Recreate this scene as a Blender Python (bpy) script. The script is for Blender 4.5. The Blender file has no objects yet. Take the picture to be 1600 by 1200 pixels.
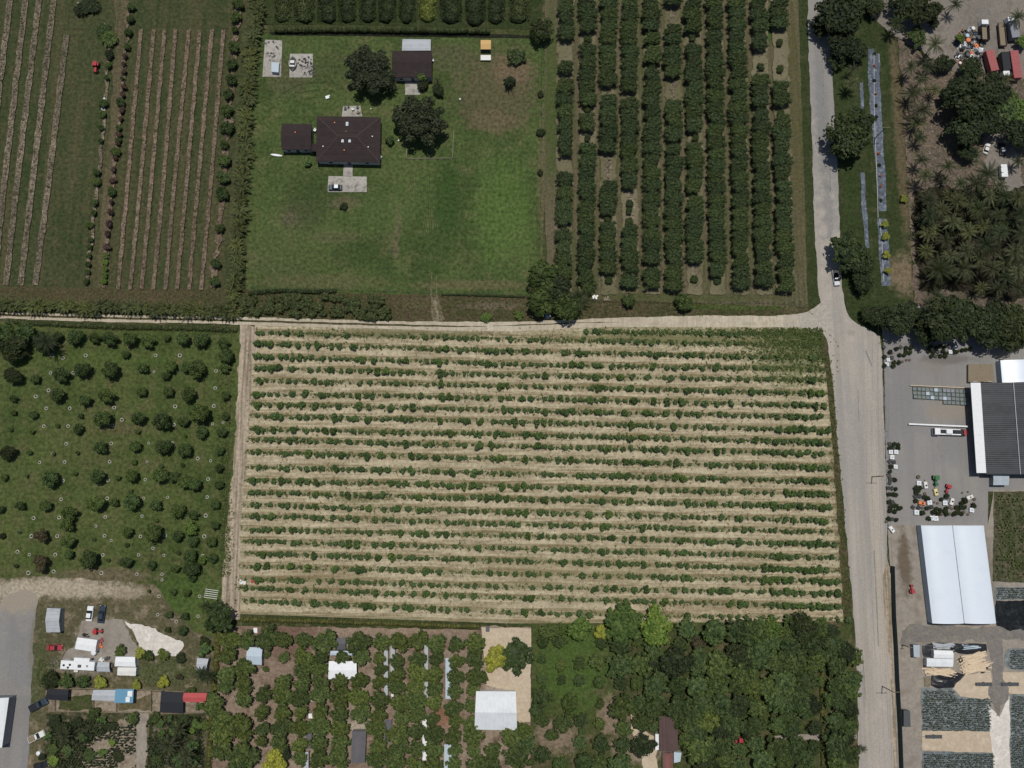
import bpy, bmesh, math, random
import numpy as np
from mathutils import Vector, Matrix
R = math.radians
rnd = random.Random(7)
rng = np.random.default_rng(7)
S = bpy.context.scene
COL = S.collection
# ---------------------------------------------------------------- camera, sky, sun, exposure
F, TILT, DIST = 1249.0, R(8.0), 250.0            # focal length in photo pixels, tilt from straight down, slant height in metres
cd = bpy.data.cameras.new('camera'); cam = bpy.data.objects.new('camera', cd); COL.objects.link(cam)
cd.sensor_width = 36; cd.lens = 36 * F / 1600; cd.clip_end = 4000; cd.clip_start = 1
CAM = Vector((0, -DIST * math.sin(TILT), DIST * math.cos(TILT)))
cam.location = CAM; cam.rotation_euler = (TILT, 0, 0); S.camera = cam
W = bpy.data.worlds.new('World'); S.world = W; W.use_nodes = True
nt = W.node_tree; sky = nt.nodes.new('ShaderNodeTexSky'); sky.sky_type = 'NISHITA'; sky.sun_disc = False
SUN_EL, SUN_AZ = R(75), R(8)
sky.sun_elevation = SUN_EL; sky.sun_rotation = SUN_AZ
nt.links.new(sky.outputs[0], nt.nodes['Background'].inputs[0]); nt.nodes['Background'].inputs[1].default_value = 0.06
sl = bpy.data.lights.new('sun', 'SUN'); sl.energy = 3.3; sl.angle = R(0.53); sl.color = (1, .965, .9)
so = bpy.data.objects.new('sun', sl); COL.objects.link(so)
sd = Vector((math.sin(SUN_AZ) * math.cos(SUN_EL), math.cos(SUN_AZ) * math.cos(SUN_EL), math.sin(SUN_EL)))
so.rotation_euler = sd.to_track_quat('Z', 'Y').to_euler(); so.location = (0, 0, 300)
S.view_settings.view_transform = 'Standard'; S.view_settings.look = 'None'
S.view_settings.exposure = 0.0; S.view_settings.gamma = 1
S.cycles.max_bounces = 4; S.cycles.diffuse_bounces = 2; S.cycles.transparent_max_bounces = 4

ROT = cam.rotation_euler.to_matrix()
def P(px, py, z=0.0):
    d = ROT @ Vector(((px - 800) / F, (600 - py) / F, -1))
    t = (z - CAM.z) / d.z
    return CAM + d * t
def mpp(px, py, z=0.0):
    return (P(px + 1, py, z) - P(px, py, z)).length
# ---------------------------------------------------------------- materials
def hexc(h):
    c = [int(h[i:i+2], 16) / 255 for i in (0, 2, 4)]
    return tuple(x / 12.92 if x <= .04045 else ((x + .055) / 1.055) ** 2.4 for x in c) + (1,)
def lin(c): return tuple(c) + (1,) if len(c) == 3 else c
class NT:
    def __init__(s, name, rough=.9, spec=.1, metal=0):
        s.m = bpy.data.materials.new(name); s.m.use_nodes = True; s.t = s.m.node_tree
        s.b = s.t.nodes['Principled BSDF']; s.b.inputs['Roughness'].default_value = rough
        s.b.inputs['Specular IOR Level'].default_value = spec; s.b.inputs['Metallic'].default_value = metal
        s.co = None
    def n(s, typ, **k):
        x = s.t.nodes.new(typ)
        for a, b in k.items(): setattr(x, a, b)
        return x
    def l(s, a, b): s.t.links.new(a, b)
    def coord(s):
        if s.co is None: s.co = s.n('ShaderNodeTexCoord').outputs['Object']
        return s.co
    def mapped(s, scale=(1, 1, 1), rot=0, loc=(0, 0, 0), src=None):
        m = s.n('ShaderNodeMapping'); m.inputs['Scale'].default_value = scale
        m.inputs['Rotation'].default_value = (0, 0, rot); m.inputs['Location'].default_value = loc
        s.l(src or s.coord(), m.inputs[0]); return m.outputs[0]
    def noise(s, scale, detail=3, rough=.55, src=None, dist=0):
        x = s.n('ShaderNodeTexNoise'); x.inputs['Scale'].default_value = scale; x.inputs['Detail'].default_value = detail
        x.inputs['Roughness'].default_value = rough; x.inputs['Distortion'].default_value = dist
        s.l(src or s.coord(), x.inputs['Vector']); return x.outputs['Fac']
    def ramp(s, f, lo, hi):
        x = s.n('ShaderNodeMapRange'); x.inputs[1].default_value = lo; x.inputs[2].default_value = hi
        x.interpolation_type = 'SMOOTHSTEP'; s.l(f, x.inputs[0]); return x.outputs[0]
    def math(s, op, a, b=None):
        x = s.n('ShaderNodeMath', operation=op)
        for i, v in enumerate((a, b)):
            if v is None: continue
            if isinstance(v, (int, float)): x.inputs[i].default_value = v
            else: s.l(v, x.inputs[i])
        return x.outputs[0]
    def mix(s, f, a, b, mode='MIX'):
        x = s.n('ShaderNodeMix', data_type='RGBA', blend_type=mode)
        for i, v in ((0, f), (6, a), (7, b)):
            if isinstance(v, (int, float)): x.inputs[i].default_value = v
            elif isinstance(v, tuple): x.inputs[i].default_value = lin(v)
            else: s.l(v, x.inputs[i])
        return x.outputs[2]
    def done(s, col, bump=None, bs=.3):
        if isinstance(col, tuple): s.b.inputs['Base Color'].default_value = lin(col)
        else: s.l(col, s.b.inputs['Base Color'])
        if bump is not None:
            x = s.n('ShaderNodeBump'); x.inputs['Strength'].default_value = bs; x.inputs['Distance'].default_value = .1
            s.l(bump, x.inputs['Height']); s.l(x.outputs[0], s.b.inputs['Normal'])
        return s.m
def ground(name, a, b, c=None, big=.03, mid=.25, fine=1.2, streak=None, spots=(), contrast=.35, speck=None, rough=.95):
    """a/b blended by large patches, c by medium clumps, fine brightness grain, optional directional streaks and worn and tinted spots"""
    t = NT(name, rough, .05)
    col = t.mix(t.ramp(t.noise(big, 4, .6), .38, .62), a, b)
    if c: col = t.mix(t.ramp(t.noise(mid, 5, .65), .48, .68), col, c)
    if streak:
        rot, freq, sc, amt = streak
        f = t.noise(1, 3, .6, t.mapped((freq, freq / 30, 1), rot))
        col = t.mix(t.math('MULTIPLY', t.ramp(f, .4, .65), amt), col, sc)
    for (px, py, rx, ry, sc, amt) in spots:
        p = P(px, py); k = mpp(px, py)
        m = t.n('ShaderNodeMapping'); m.vector_type = 'TEXTURE'
        m.inputs['Location'].default_value = (p.x, p.y, 0); m.inputs['Scale'].default_value = (rx * k, ry * k, 1)
        t.l(t.coord(), m.inputs[0]); ln = t.n('ShaderNodeVectorMath', operation='LENGTH'); t.l(m.outputs[0], ln.inputs[0])
        d = t.math('ADD', ln.outputs['Value'], t.math('MULTIPLY', t.math('SUBTRACT', t.noise(.35, 5, .7), .5), 1.6))
        col = t.mix(t.math('MULTIPLY', t.ramp(d, 1.1, .45), amt), col, sc)
    f1 = t.noise(fine, 4, .7)
    g = t.n('ShaderNodeMapRange'); g.inputs[1].default_value = .32; g.inputs[2].default_value = .68
    g.inputs[3].default_value = 1 - contrast*1.25; g.inputs[4].default_value = 1 + contrast*1.25; t.l(f1, g.inputs[0])
    v = t.n('ShaderNodeVectorMath', operation='SCALE'); t.l(col, v.inputs[0]); t.l(g.outputs[0], v.inputs['Scale'])
    col = v.outputs[0]
    if speck:
        sc, lo, hi, fr = speck
        col = t.mix(t.ramp(t.noise(fr, 2, .6), lo, hi), col, sc)
    return t.done(col, f1, .5)
def leafmat(name, dark, light, var=.35, scale=3.5, rough=.6):
    t = NT(name, rough, .15)
    isl = t.n('ShaderNodeNewGeometry').outputs['Random Per Island']
    f = t.ramp(t.math('ADD', t.math('MULTIPLY', t.noise(scale, 4, .7), .62), t.math('MULTIPLY', isl, .38)), .28, .72)
    col = t.mix(f, dark, light)
    oi = t.n('ShaderNodeObjectInfo')
    if var: hu = t.math('FRACT', t.math('MULTIPLY', oi.outputs['Random'], 7.3)); col = t.mix(t.ramp(hu, .3, 1), col, t.mix(1.0, col, (1.18, 1.10, .9), 'MULTIPLY'))
    g = t.n('ShaderNodeMapRange'); g.inputs[3].default_value = 1 - var; g.inputs[4].default_value = 1 + var
    t.l(oi.outputs['Random'], g.inputs[0])
    v = t.n('ShaderNodeVectorMath', operation='SCALE'); t.l(col, v.inputs[0]); t.l(g.outputs[0], v.inputs['Scale'])
    return t.done(v.outputs[0])
def paint(name, c, rough=.5, spec=.4, dirt=.15, metal=0, scale=1.2, dc=None):
    t = NT(name, rough, spec, metal)
    d = dc or tuple(x * .55 for x in c[:3])
    col = t.mix(t.math('MULTIPLY', t.ramp(t.noise(scale, 5, .7), .45, .75), dirt * 2), c, d)
    return t.done(col)
def roofing(name, c, axis=0, freq=3.0, dirt=.25, rough=.6, dc=None, spec=.25, metal=0):
    t = NT(name, rough, spec, metal)
    sc = (freq, .02, 1) if axis == 0 else (.02, freq, 1)
    d = dc or tuple(x * .5 for x in c[:3])
    col = t.mix(t.math('MULTIPLY', t.ramp(t.noise(.5, 6, .75), .42, .72), dirt * 1.6), c, d)
    col = t.mix(t.math('MULTIPLY', t.ramp(t.noise(1, 2, .5, t.mapped(sc)), .45, .6), dirt), col, d)
    w = t.n('ShaderNodeTexWave'); w.bands_direction = 'X' if axis == 0 else 'Y'; w.inputs['Scale'].default_value = freq
    t.l(t.coord(), w.inputs[0])
    return t.done(col, w.outputs['Fac'], .25)
M = {}
G_D, G_M, G_Y, DRY, BRN, TAN = (.032,.042,.015), (.05,.062,.022), (.07,.08,.026), (.105,.085,.05), (.07,.05,.033), (.29,.235,.165)
M['base'] = ground('grass_and_earth', G_D, G_M, DRY)
M['farm'] = ground('mown_farm_grass', (.034,.047,.019), (.046,.056,.024), (.062,.059,.029), fine=.9, streak=(R(-5), .35, (.078,.068,.035), .6), contrast=.34)
M['farmpath'] = ground('dry_track_grass', (.085,.075,.04), (.06,.06,.03), (.1,.08,.05), streak=(R(-5), .9, (.12,.09,.06), .6))
M['lawn'] = ground('house_lawn', (.040,.060,.020), (.064,.088,.029), (.088,.094,.040), big=.035, mid=.16, fine=.9, contrast=.38,
    streak=(R(12), .13, (.066,.092,.030), .45),
    spots=((775,140,80,85,(.088,.075,.042),.8), (800,110,40,30,(.13,.095,.06),.75), (770,190,50,25,(.12,.09,.055),.5), (622,345,9,30,(.13,.10,.065),.6), (618,385,8,26,(.12,.095,.06),.6), (465,335,40,30,(.085,.08,.045),.6),
           (540,318,34,14,(.11,.09,.055),.7), (440,400,60,50,(.07,.08,.034),.6), (500,440,130,14,(.09,.09,.04),.7), (740,445,120,10,(.10,.092,.045),.8), (455,340,14,12,(.13,.1,.07),.7),
           (700,310,24,95,(.030,.060,.016),.75), (530,110,60,40,(.055,.064,.028),.5), (850,280,12,140,(.115,.092,.055),.7), (700,90,60,30,(.072,.07,.038),.6), (480,310,50,60,(.034,.05,.018),.6),
           (455,120,40,40,(.075,.065,.04),.5), (785,330,60,110,(.070,.118,.030),.6), (600,330,70,40,(.066,.096,.030),.5), (480,400,70,30,(.062,.082,.028),.5), (560,250,50,10,(.04,.06,.02),.4), (560,395,60,30,(.034,.052,.018),.6), (520,370,50,12,(.09,.085,.045),.5), (745,210,30,10,(.04,.07,.02),.6)))
M['verge'] = ground('rough_verge', (.05,.05,.022), (.064,.056,.028), (.085,.062,.04), mid=.5, contrast=.4,
    spots=((650,475,30,10,(.09,.08,.04),.5), (681,486,8,26,(.22,.185,.13),.95), (679,445,7,20,(.16,.135,.085),.7), (1235,478,14,20,(.10,.09,.045),.6), (1150,480,110,6,(.05,.08,.02),.6), (770,478,60,8,(.14,.11,.08),.5)))
M['orchard'] = ground('orchard_grass', (.085,.076,.042), (.07,.072,.035), (.062,.076,.028), mid=.3, contrast=.25, streak=(R(1), .8, (.125,.1,.068), .7),
    spots=((1245,200,14,300,(.075,.07,.03),.6), (862,150,14,200,(.055,.075,.025),.8), (1060,465,200,8,(.06,.07,.025),.7), (1210,50,20,30,(.045,.075,.02),.8)))
M['left'] = ground('left_orchard_grass', (.046,.066,.020), (.066,.086,.027), (.084,.084,.036), mid=.18, fine=.9, contrast=.36, streak=(R(88), .2, (.075,.082,.032), .4),
    spots=((170,560,150,14,(.06,.09,.024),.5), (190,670,60,12,(.095,.08,.042),.6), (290,930,60,40,(.05,.088,.02),.6), (160,900,100,16,(.12,.095,.06),.8), (20,630,20,160,(.035,.06,.018),.4), (130,690,50,60,(.085,.088,.036),.35)))
M['lane'] = ground('pale_dirt_lane', (.45,.40,.305), (.40,.35,.265), (.32,.28,.205), mid=.6, contrast=.16, streak=(R(90), 1.2, (.30,.25,.18), .5), spots=((1295,505,75,60,(.335,.305,.262),.95),))
M['track'] = ground('field_edge_track', (.25,.205,.145), (.21,.17,.12), (.13,.105,.07), mid=.6, contrast=.25, streak=(R(-4), 1.4, (.40,.33,.25), .8))
M['roadn'] = ground('asphalt_north', (.255,.24,.22), (.225,.215,.2), (.19,.18,.17), mid=.12, fine=3, contrast=.08, streak=(R(3), .4, (.15,.147,.145), .8), rough=.85, spots=((1285,150,14,120,(.17,.168,.165),.6),(1292,300,12,90,(.19,.185,.18),.5)))
M['road'] = ground('worn_asphalt', (.355,.32,.275), (.32,.29,.255), (.38,.335,.28), mid=.12, fine=3, contrast=.12, streak=(R(4), .3, (.24,.225,.205), .75), rough=.85, spots=((1288,60,70,420,(.225,.215,.20),.9),(1284,180,12,140,(.17,.168,.165),.6),(1294,330,9,60,(.18,.175,.17),.5),(1330,690,14,140,(.27,.255,.235),.5),(1355,1050,9,120,(.30,.265,.22),.6),(1372,900,8,200,(.36,.31,.25),.6),(1349,1080,3,40,(.2,.19,.18),.6),(1345,545,30,20,(.29,.27,.25),.5),(1330,520,8,6,(.2,.19,.18),.4)))  # the largest spot turns the road darker towards its north end
M['yard'] = ground('grey_yard_asphalt', (.225,.215,.205), (.20,.193,.187), (.24,.225,.205), mid=.08, fine=3, contrast=.08, streak=(R(80), .4, (.18,.172,.165), .4), rough=.85,
    spots=((1480,562,60,10,(.13,.115,.1),.7), (1490,640,60,22,(.25,.215,.17),.7), (1450,575,40,14,(.2,.18,.15),.5)))
M['gravel'] = ground('grey_tan_gravel', (.27,.235,.195), (.24,.215,.185), (.19,.16,.13), mid=.3, contrast=.15,
    spots=((1413,880,14,60,(.11,.085,.06),.9), (1385,950,6,80,(.2,.12,.08),.5), (1545,900,10,80,(.15,.12,.09),.6)))
M['wetgravel'] = ground('damp_gravel', (.17,.155,.14), (.14,.13,.115), (.2,.18,.15), mid=.5, contrast=.15)
M['sand'] = ground('pale_sand', (.44,.36,.265), (.40,.32,.235), (.48,.4,.3), mid=.4, contrast=.1)
M['white_sand'] = ground('white_crushed_lime', (.58,.54,.49), (.52,.48,.43), (.62,.58,.53), mid=.5, contrast=.12)
M['grovesoil'] = ground('grove_brown_soil', (.18,.13,.098), (.235,.185,.14), (.125,.085,.062), big=.05, mid=.25, contrast=.22,
    spots=((790,1040,40,80,(.31,.26,.2),.9), (600,985,120,7,(.24,.18,.13),.8), (450,1000,70,40,(.13,.08,.06),.7), (560,1135,30,12,(.33,.28,.22),.8), (430,1130,60,60,(.2,.15,.11),.6), (690,1120,20,20,(.2,.09,.05),.6)))
M['forest'] = ground('wood_floor', (.052,.062,.022), (.045,.055,.02), (.095,.075,.045), mid=.2, contrast=.3,
    spots=((895,1035,75,100,(.055,.090,.022),.85), (870,1150,50,30,(.2,.15,.11),.8), (960,1120,30,40,(.22,.16,.12),.8), (1000,1170,50,30,(.24,.19,.14),.7), (1310,1140,30,50,(.16,.13,.09),.6)))
M['swyard'] = ground('scrubby_yard', (.095,.085,.045), (.075,.07,.038), (.19,.15,.105), mid=.25, contrast=.3,
    spots=((20,925,60,22,(.30,.26,.20),.95), (100,918,120,20,(.33,.28,.21),.9), (200,925,50,12,(.30,.25,.18),.6), (160,990,45,30,(.30,.255,.2),.9), (215,1090,100,12,(.16,.13,.09),.5), (250,1050,60,22,(.07,.085,.035),.7), (60,1050,14,90,(.06,.075,.03),.6), (130,1040,60,20,(.2,.18,.15),.6)))
M['asphalt_sw'] = ground('grey_asphalt_drive', (.215,.205,.195), (.19,.183,.175), (.235,.22,.205), mid=.1, fine=3, contrast=.1, streak=(R(-3), .4, (.17,.165,.16), .4),
    spots=((20,925,90,42,(.27,.235,.185),.95), (52,1000,6,60,(.15,.135,.10),.6)))
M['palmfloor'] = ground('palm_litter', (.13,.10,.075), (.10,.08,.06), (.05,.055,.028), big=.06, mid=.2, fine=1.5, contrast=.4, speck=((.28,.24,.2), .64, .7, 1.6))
M['eastgrass'] = ground('east_strip_grass', (.035,.045,.018), (.028,.040,.014), (.05,.055,.025), contrast=.3,
    spots=((1405,200,12,260,(.12,.09,.055),.7), (1410,430,30,40,(.17,.13,.085),.8), (1325,260,10,300,(.028,.045,.014),.5)))
M['neyard'] = ground('dusty_yard', (.20,.175,.15), (.165,.15,.13), (.14,.12,.1), mid=.2, contrast=.14)
M['bedgreen'] = ground('seedling_bed_ground', (.05,.06,.025), (.035,.045,.018), (.09,.075,.05), mid=.3, contrast=.4, streak=(R(90), .8, (.10,.085,.06), .6))
M['blacknet'] = ground('black_ground_cloth', (.014,.016,.018), (.02,.024,.026), (.03,.034,.036), mid=.4, contrast=.3)
M['greycloth'] = ground('grey_ground_cloth', (.17,.19,.19), (.13,.15,.155), (.1,.11,.1), mid=.4, contrast=.3)
M['mulch'] = ground('blue_grey_plastic_mulch', (.115,.132,.165), (.085,.10,.125), (.17,.19,.22), mid=.6, contrast=.25)
M['concrete'] = ground('weathered_concrete', (.36,.34,.3), (.30,.28,.25), (.17,.16,.14), mid=.5, contrast=.15)
M['litter'] = ground('row_litter', (.17,.15,.095), (.11,.105,.055), (.08,.07,.04), mid=1.2, contrast=.4)
M['litterA'] = ground('crop_row_litter', (.19,.155,.115), (.12,.10,.072), (.045,.045,.025), mid=.9, fine=1.6, contrast=.6)
M['litterB'] = ground('pink_crop_row_litter', (.165,.122,.09), (.12,.088,.064), (.06,.052,.03), mid=.9, fine=1.6, contrast=.6)
M['dustgrass'] = ground('dusty_worn_grass', (.16,.135,.09), (.13,.11,.065), (.09,.085,.04), mid=.5, contrast=.3)
M['palmdark'] = ground('palm_floor_painted_shade', (.016,.016,.010), (.024,.023,.013), (.05,.04,.028), big=.08, mid=.35, contrast=.45)  # shade under the palm crowns, painted into the ground colour
M['plotdark'] = ground('dark_plot_floor', (.028,.034,.016), (.045,.048,.022), (.12,.10,.07), big=.08, mid=.5, contrast=.4)
M['sandtan'] = ground('tan_pen_soil', (.25,.205,.155), (.20,.16,.12), (.13,.11,.075), mid=.4, contrast=.25)
M['scrubgrass'] = ground('dry_pen_grass', (.10,.085,.045), (.075,.07,.035), (.13,.10,.065), mid=.4, contrast=.3)
M['lawntrack'] = ground('mower_track_grass', (.036,.064,.019), (.046,.070,.022), (.06,.08,.03), mid=.3, fine=.9, contrast=.3)
M['tarpatch'] = ground('old_tar_patch', (.19,.182,.17), (.22,.21,.195), (.16,.155,.145), mid=.5, contrast=.2)
M['dark_strip'] = ground('dark_strip_ground', (.012,.014,.01), (.02,.022,.014), (.03,.03,.02), contrast=.3)
def fieldmat():
    t = NT('field_soil', .95, .05)
    uv = t.n('ShaderNodeTexCoord').outputs['UV']
    sx = t.n('ShaderNodeSeparateXYZ'); t.l(uv, sx.inputs[0])
    wob = t.math('MULTIPLY', t.math('SUBTRACT', t.noise(1, 4, .6, t.mapped((.05, .35, 1))), .5), .55)
    fr = t.math('FRACT', t.math('ADD', sx.outputs[1], wob))
    st = t.noise(1, 5, .65, t.mapped((.06, 1.3, 1)))
    blot = t.noise(.09, 4, .6)
    fine = t.noise(.95, 6, .78)
    col = t.mix(t.ramp(blot, .35, .65), (.33,.285,.19), (.41,.355,.245))
    col = t.mix(t.math('MULTIPLY', t.ramp(st, .45, .62), .65), col, (.21,.17,.10))
    dip = t.math('MULTIPLY', t.ramp(fr, .58, .72), t.ramp(fr, .97, .84))
    col = t.mix(t.math('MULTIPLY', dip, t.math('MULTIPLY', t.ramp(st, .3, .58), .8)), col, (.17,.135,.07))
    near = t.math('MAXIMUM', t.ramp(fr, .26, .05), t.ramp(fr, .8, .95))
    col = t.mix(t.math('MULTIPLY', near, t.math('MULTIPLY', t.ramp(fine, .40, .56), .75)), col, (.105,.105,.045))
    g = t.n('ShaderNodeMapRange'); g.inputs[1].default_value = .3; g.inputs[2].default_value = .7; g.inputs[3].default_value = .62; g.inputs[4].default_value = 1.38
    t.l(fine, g.inputs[0]); v = t.n('ShaderNodeVectorMath', operation='SCALE'); t.l(col, v.inputs[0]); t.l(g.outputs[0], v.inputs['Scale'])
    col = t.mix(t.ramp(t.noise(.9, 3, .7), .64, .72), v.outputs[0], (.12,.10,.05))
    # weedier top and east ends
    for (px, py, rx, ry, sc, amt) in ((1240,550,90,70,(.10,.115,.045),.8), (1312,760,14,240,(.11,.085,.045),.95), (620,520,240,12,(.13,.12,.06),.7), (1060,525,220,22,(.13,.135,.06),.7), (900,895,220,30,(.2,.17,.09),.45), (500,915,110,40,(.17,.125,.065),.4), (560,780,60,8,(.1,.1,.04),.6), (1130,950,180,12,(.2,.15,.09),.5)):
        p = P(px, py); k = mpp(px, py); m = t.n('ShaderNodeMapping'); m.vector_type = 'TEXTURE'
        m.inputs['Location'].default_value = (p.x, p.y, 0); m.inputs['Scale'].default_value = (rx * k, ry * k, 1)
        t.l(t.coord(), m.inputs[0]); ln = t.n('ShaderNodeVectorMath', operation='LENGTH'); t.l(m.outputs[0], ln.inputs[0])
        d = t.math('ADD', ln.outputs['Value'], t.math('MULTIPLY', t.math('SUBTRACT', fine, .5), 2.2))
        col = t.mix(t.math('MULTIPLY', t.ramp(d, 1.15, .35), amt), col, sc)
    return t.done(col, fine, .5)
M['field'] = fieldmat()
# leaves
M['l_bush'] = leafmat('bush_leaves', (.026,.052,.016), (.072,.116,.032), .25, 3)
M['l_orch'] = leafmat('hedged_orchard_leaves', (.017,.029,.010), (.044,.064,.022), .2, 4)
M['l_grove'] = leafmat('grove_leaves', (.018,.034,.010), (.082,.105,.028), .28, 3)
M['l_left'] = leafmat('orchard_leaves', (.020,.036,.011), (.060,.088,.026), .3, 3)
M['l_wood'] = leafmat('wood_leaves', (.017,.033,.011), (.068,.094,.030), .32, 2.5)
M['l_oak'] = leafmat('oak_leaves', (.013,.020,.011), (.036,.045,.025), .05, 3)
M['l_dark'] = leafmat('dark_leaves', (.010,.017,.007), (.034,.046,.016), .25, 3)
M['l_bright'] = leafmat('bright_leaves', (.040,.080,.017), (.12,.17,.038), .2, 3)
M['l_yellow'] = leafmat('yellow_green_leaves', (.10,.12,.022), (.28,.29,.05), .15, 3)
M['l_brown'] = leafmat('brownish_leaves', (.030,.026,.014), (.07,.058,.028), .2, 3)
M['l_purple'] = leafmat('dull_purple_leaves', (.040,.024,.022), (.075,.048,.036), .2, 3)
M['l_palm'] = leafmat('palm_leaves', (.008,.013,.006), (.068,.075,.030), .4, 2)
M['l_banana'] = leafmat('broad_palm_leaves', (.014,.022,.008), (.085,.098,.032), .3, 2)
M['l_crop'] = leafmat('crop_leaves', (.014,.022,.010), (.050,.066,.028), 0, .5)
M['l_weed'] = leafmat('weeds', (.045,.07,.02), (.10,.125,.04), .1, .5)
M['l_dry'] = leafmat('dry_grass', (.14,.11,.06), (.2,.16,.09), .1, .5)
M['l_orange'] = leafmat('orange_red_plant', (.2,.05,.02), (.32,.1,.03), .2, 3)
M['bark'] = paint('bark', (.11,.085,.06), .9, .1, .3)
# hard surfaces
def pm(k, n, c, **kw): M[k] = paint(n, c, **kw)
pm('white', 'white_paint', (.68,.69,.69), dirt=.16); pm('offwhite', 'off_white_paint', (.62,.61,.57), dirt=.2); pm('silver', 'silver_paint', (.42,.44,.46), rough=.35, metal=.3)
pm('black', 'black_paint', (.018,.019,.022), rough=.35); pm('navy', 'dark_blue_paint', (.03,.045,.065), rough=.3); pm('red', 'red_paint', (.34,.035,.04), rough=.35)
pm('maroon', 'faded_red_steel', (.30,.075,.075), dirt=.25, rough=.6); pm('orange', 'orange_paint', (.62,.17,.06)); pm('green', 'green_paint', (.03,.13,.04), rough=.4)
pm('yellow', 'pale_yellow_paint', (.62,.52,.24)); pm('glass', 'tinted_glass', (.012,.015,.018), rough=.08, spec=.8, dirt=0); pm('rubber', 'rubber', (.018,.018,.018), rough=.9)
pm('grey', 'grey_paint', (.2,.21,.225), rough=.5); pm('dgrey', 'dark_grey_steel', (.06,.065,.07), rough=.5); pm('wood', 'weathered_wood', (.2,.16,.11), rough=.9, dirt=.35)
pm('tanroof', 'tan_board', (.52,.33,.13), rough=.8); pm('wall', 'cream_render', (.42,.42,.4), rough=.9); pm('wire', 'galvanised_wire', (.05,.05,.04), rough=.8)
pm('pot', 'black_plastic_pot', (.022,.023,.026), rough=.5); pm('crate', 'grey_green_crate', (.15,.175,.165), rough=.7, dirt=.3); pm('poolblue', 'pale_blue_cover', (.38,.45,.5), rough=.5)
pm('tarpblue', 'blue_tarp', (.10,.25,.36), rough=.6); pm('screen', 'blue_green_windscreen', (.028,.05,.052), rough=.9, dirt=.3); pm('timber', 'pale_cut_timber', (.58,.46,.32), rough=.8, dirt=.25)
pm('brownpaint', 'brown_steel', (.12,.09,.07), dirt=.3); pm('ridgecap', 'dull_ridge_tiles', (.085,.06,.05), rough=.9); pm('kerb', 'stone_edging', (.17,.145,.11), rough=.9)
M['shingle'] = roofing('dark_brown_shingle', (.032,.024,.024), 1, 2.0, .4, .85, dc=(.050,.037,.034), spec=.1)
M['tinwhite'] = roofing('white_corrugated_sheet', (.66,.68,.69), 0, 2.5, .14); M['tinblue'] = roofing('blue_grey_corrugated_sheet', (.36,.41,.45), 0, 2.5, .15)
M['tingrey'] = roofing('grey_corrugated_sheet', (.40,.42,.44), 1, 2.5, .25); M['tindark'] = roofing('dark_grey_corrugated_sheet', (.11,.105,.11), 0, 2.5, .25)
M['tinred'] = roofing('red_corrugated_sheet', (.42,.075,.075), 1, 2.5, .2); M['shade'] = roofing('black_shade_cloth', (.009,.011,.014), 1, .5, .5, .42, dc=(.028,.033,.04), spec=.5)
M['brownroof'] = roofing('red_brown_roof', (.095,.06,.055), 0, 2, .3, .85); M['rustroof'] = roofing('rust_red_roof', (.20,.09,.075), 0, 2, .3, .85)
M['poly'] = paint('white_polythene', (.62,.67,.73), .3, .5, .12, 0, .25, dc=(.48,.54,.61))
# ---------------------------------------------------------------- mesh tools
def npmesh(name, V, Q, mat, tri=False):
    k = Q.shape[1]; me = bpy.data.meshes.new(name)
    me.vertices.add(len(V)); me.vertices.foreach_set('co', np.ascontiguousarray(V, np.float32).ravel())
    me.loops.add(Q.size); me.loops.foreach_set('vertex_index', np.ascontiguousarray(Q, np.int32).ravel())
    me.polygons.add(len(Q)); me.polygons.foreach_set('loop_start', np.arange(0, Q.size, k, dtype=np.int32))
    me.update(calc_edges=True); me.materials.append(mat); return me
def link(name, me, parent=None):
    o = bpy.data.objects.new(name, me); COL.objects.link(o)
    if parent: o.parent = parent
    return o
def tag(o, label=None, cat=None, group=None, kind=None):
    if label: o['label'] = label
    if cat: o['category'] = cat
    if group: o['group'] = group
    if kind: o['kind'] = kind
    return o
def thing(name, label, cat, loc=(0, 0, 0), rz=0, group=None):
    o = bpy.data.objects.new(name, None); COL.objects.link(o); o.location = loc; o.rotation_euler = (0, 0, rz); o.empty_display_size = .5
    return tag(o, label, cat, group)
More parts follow.
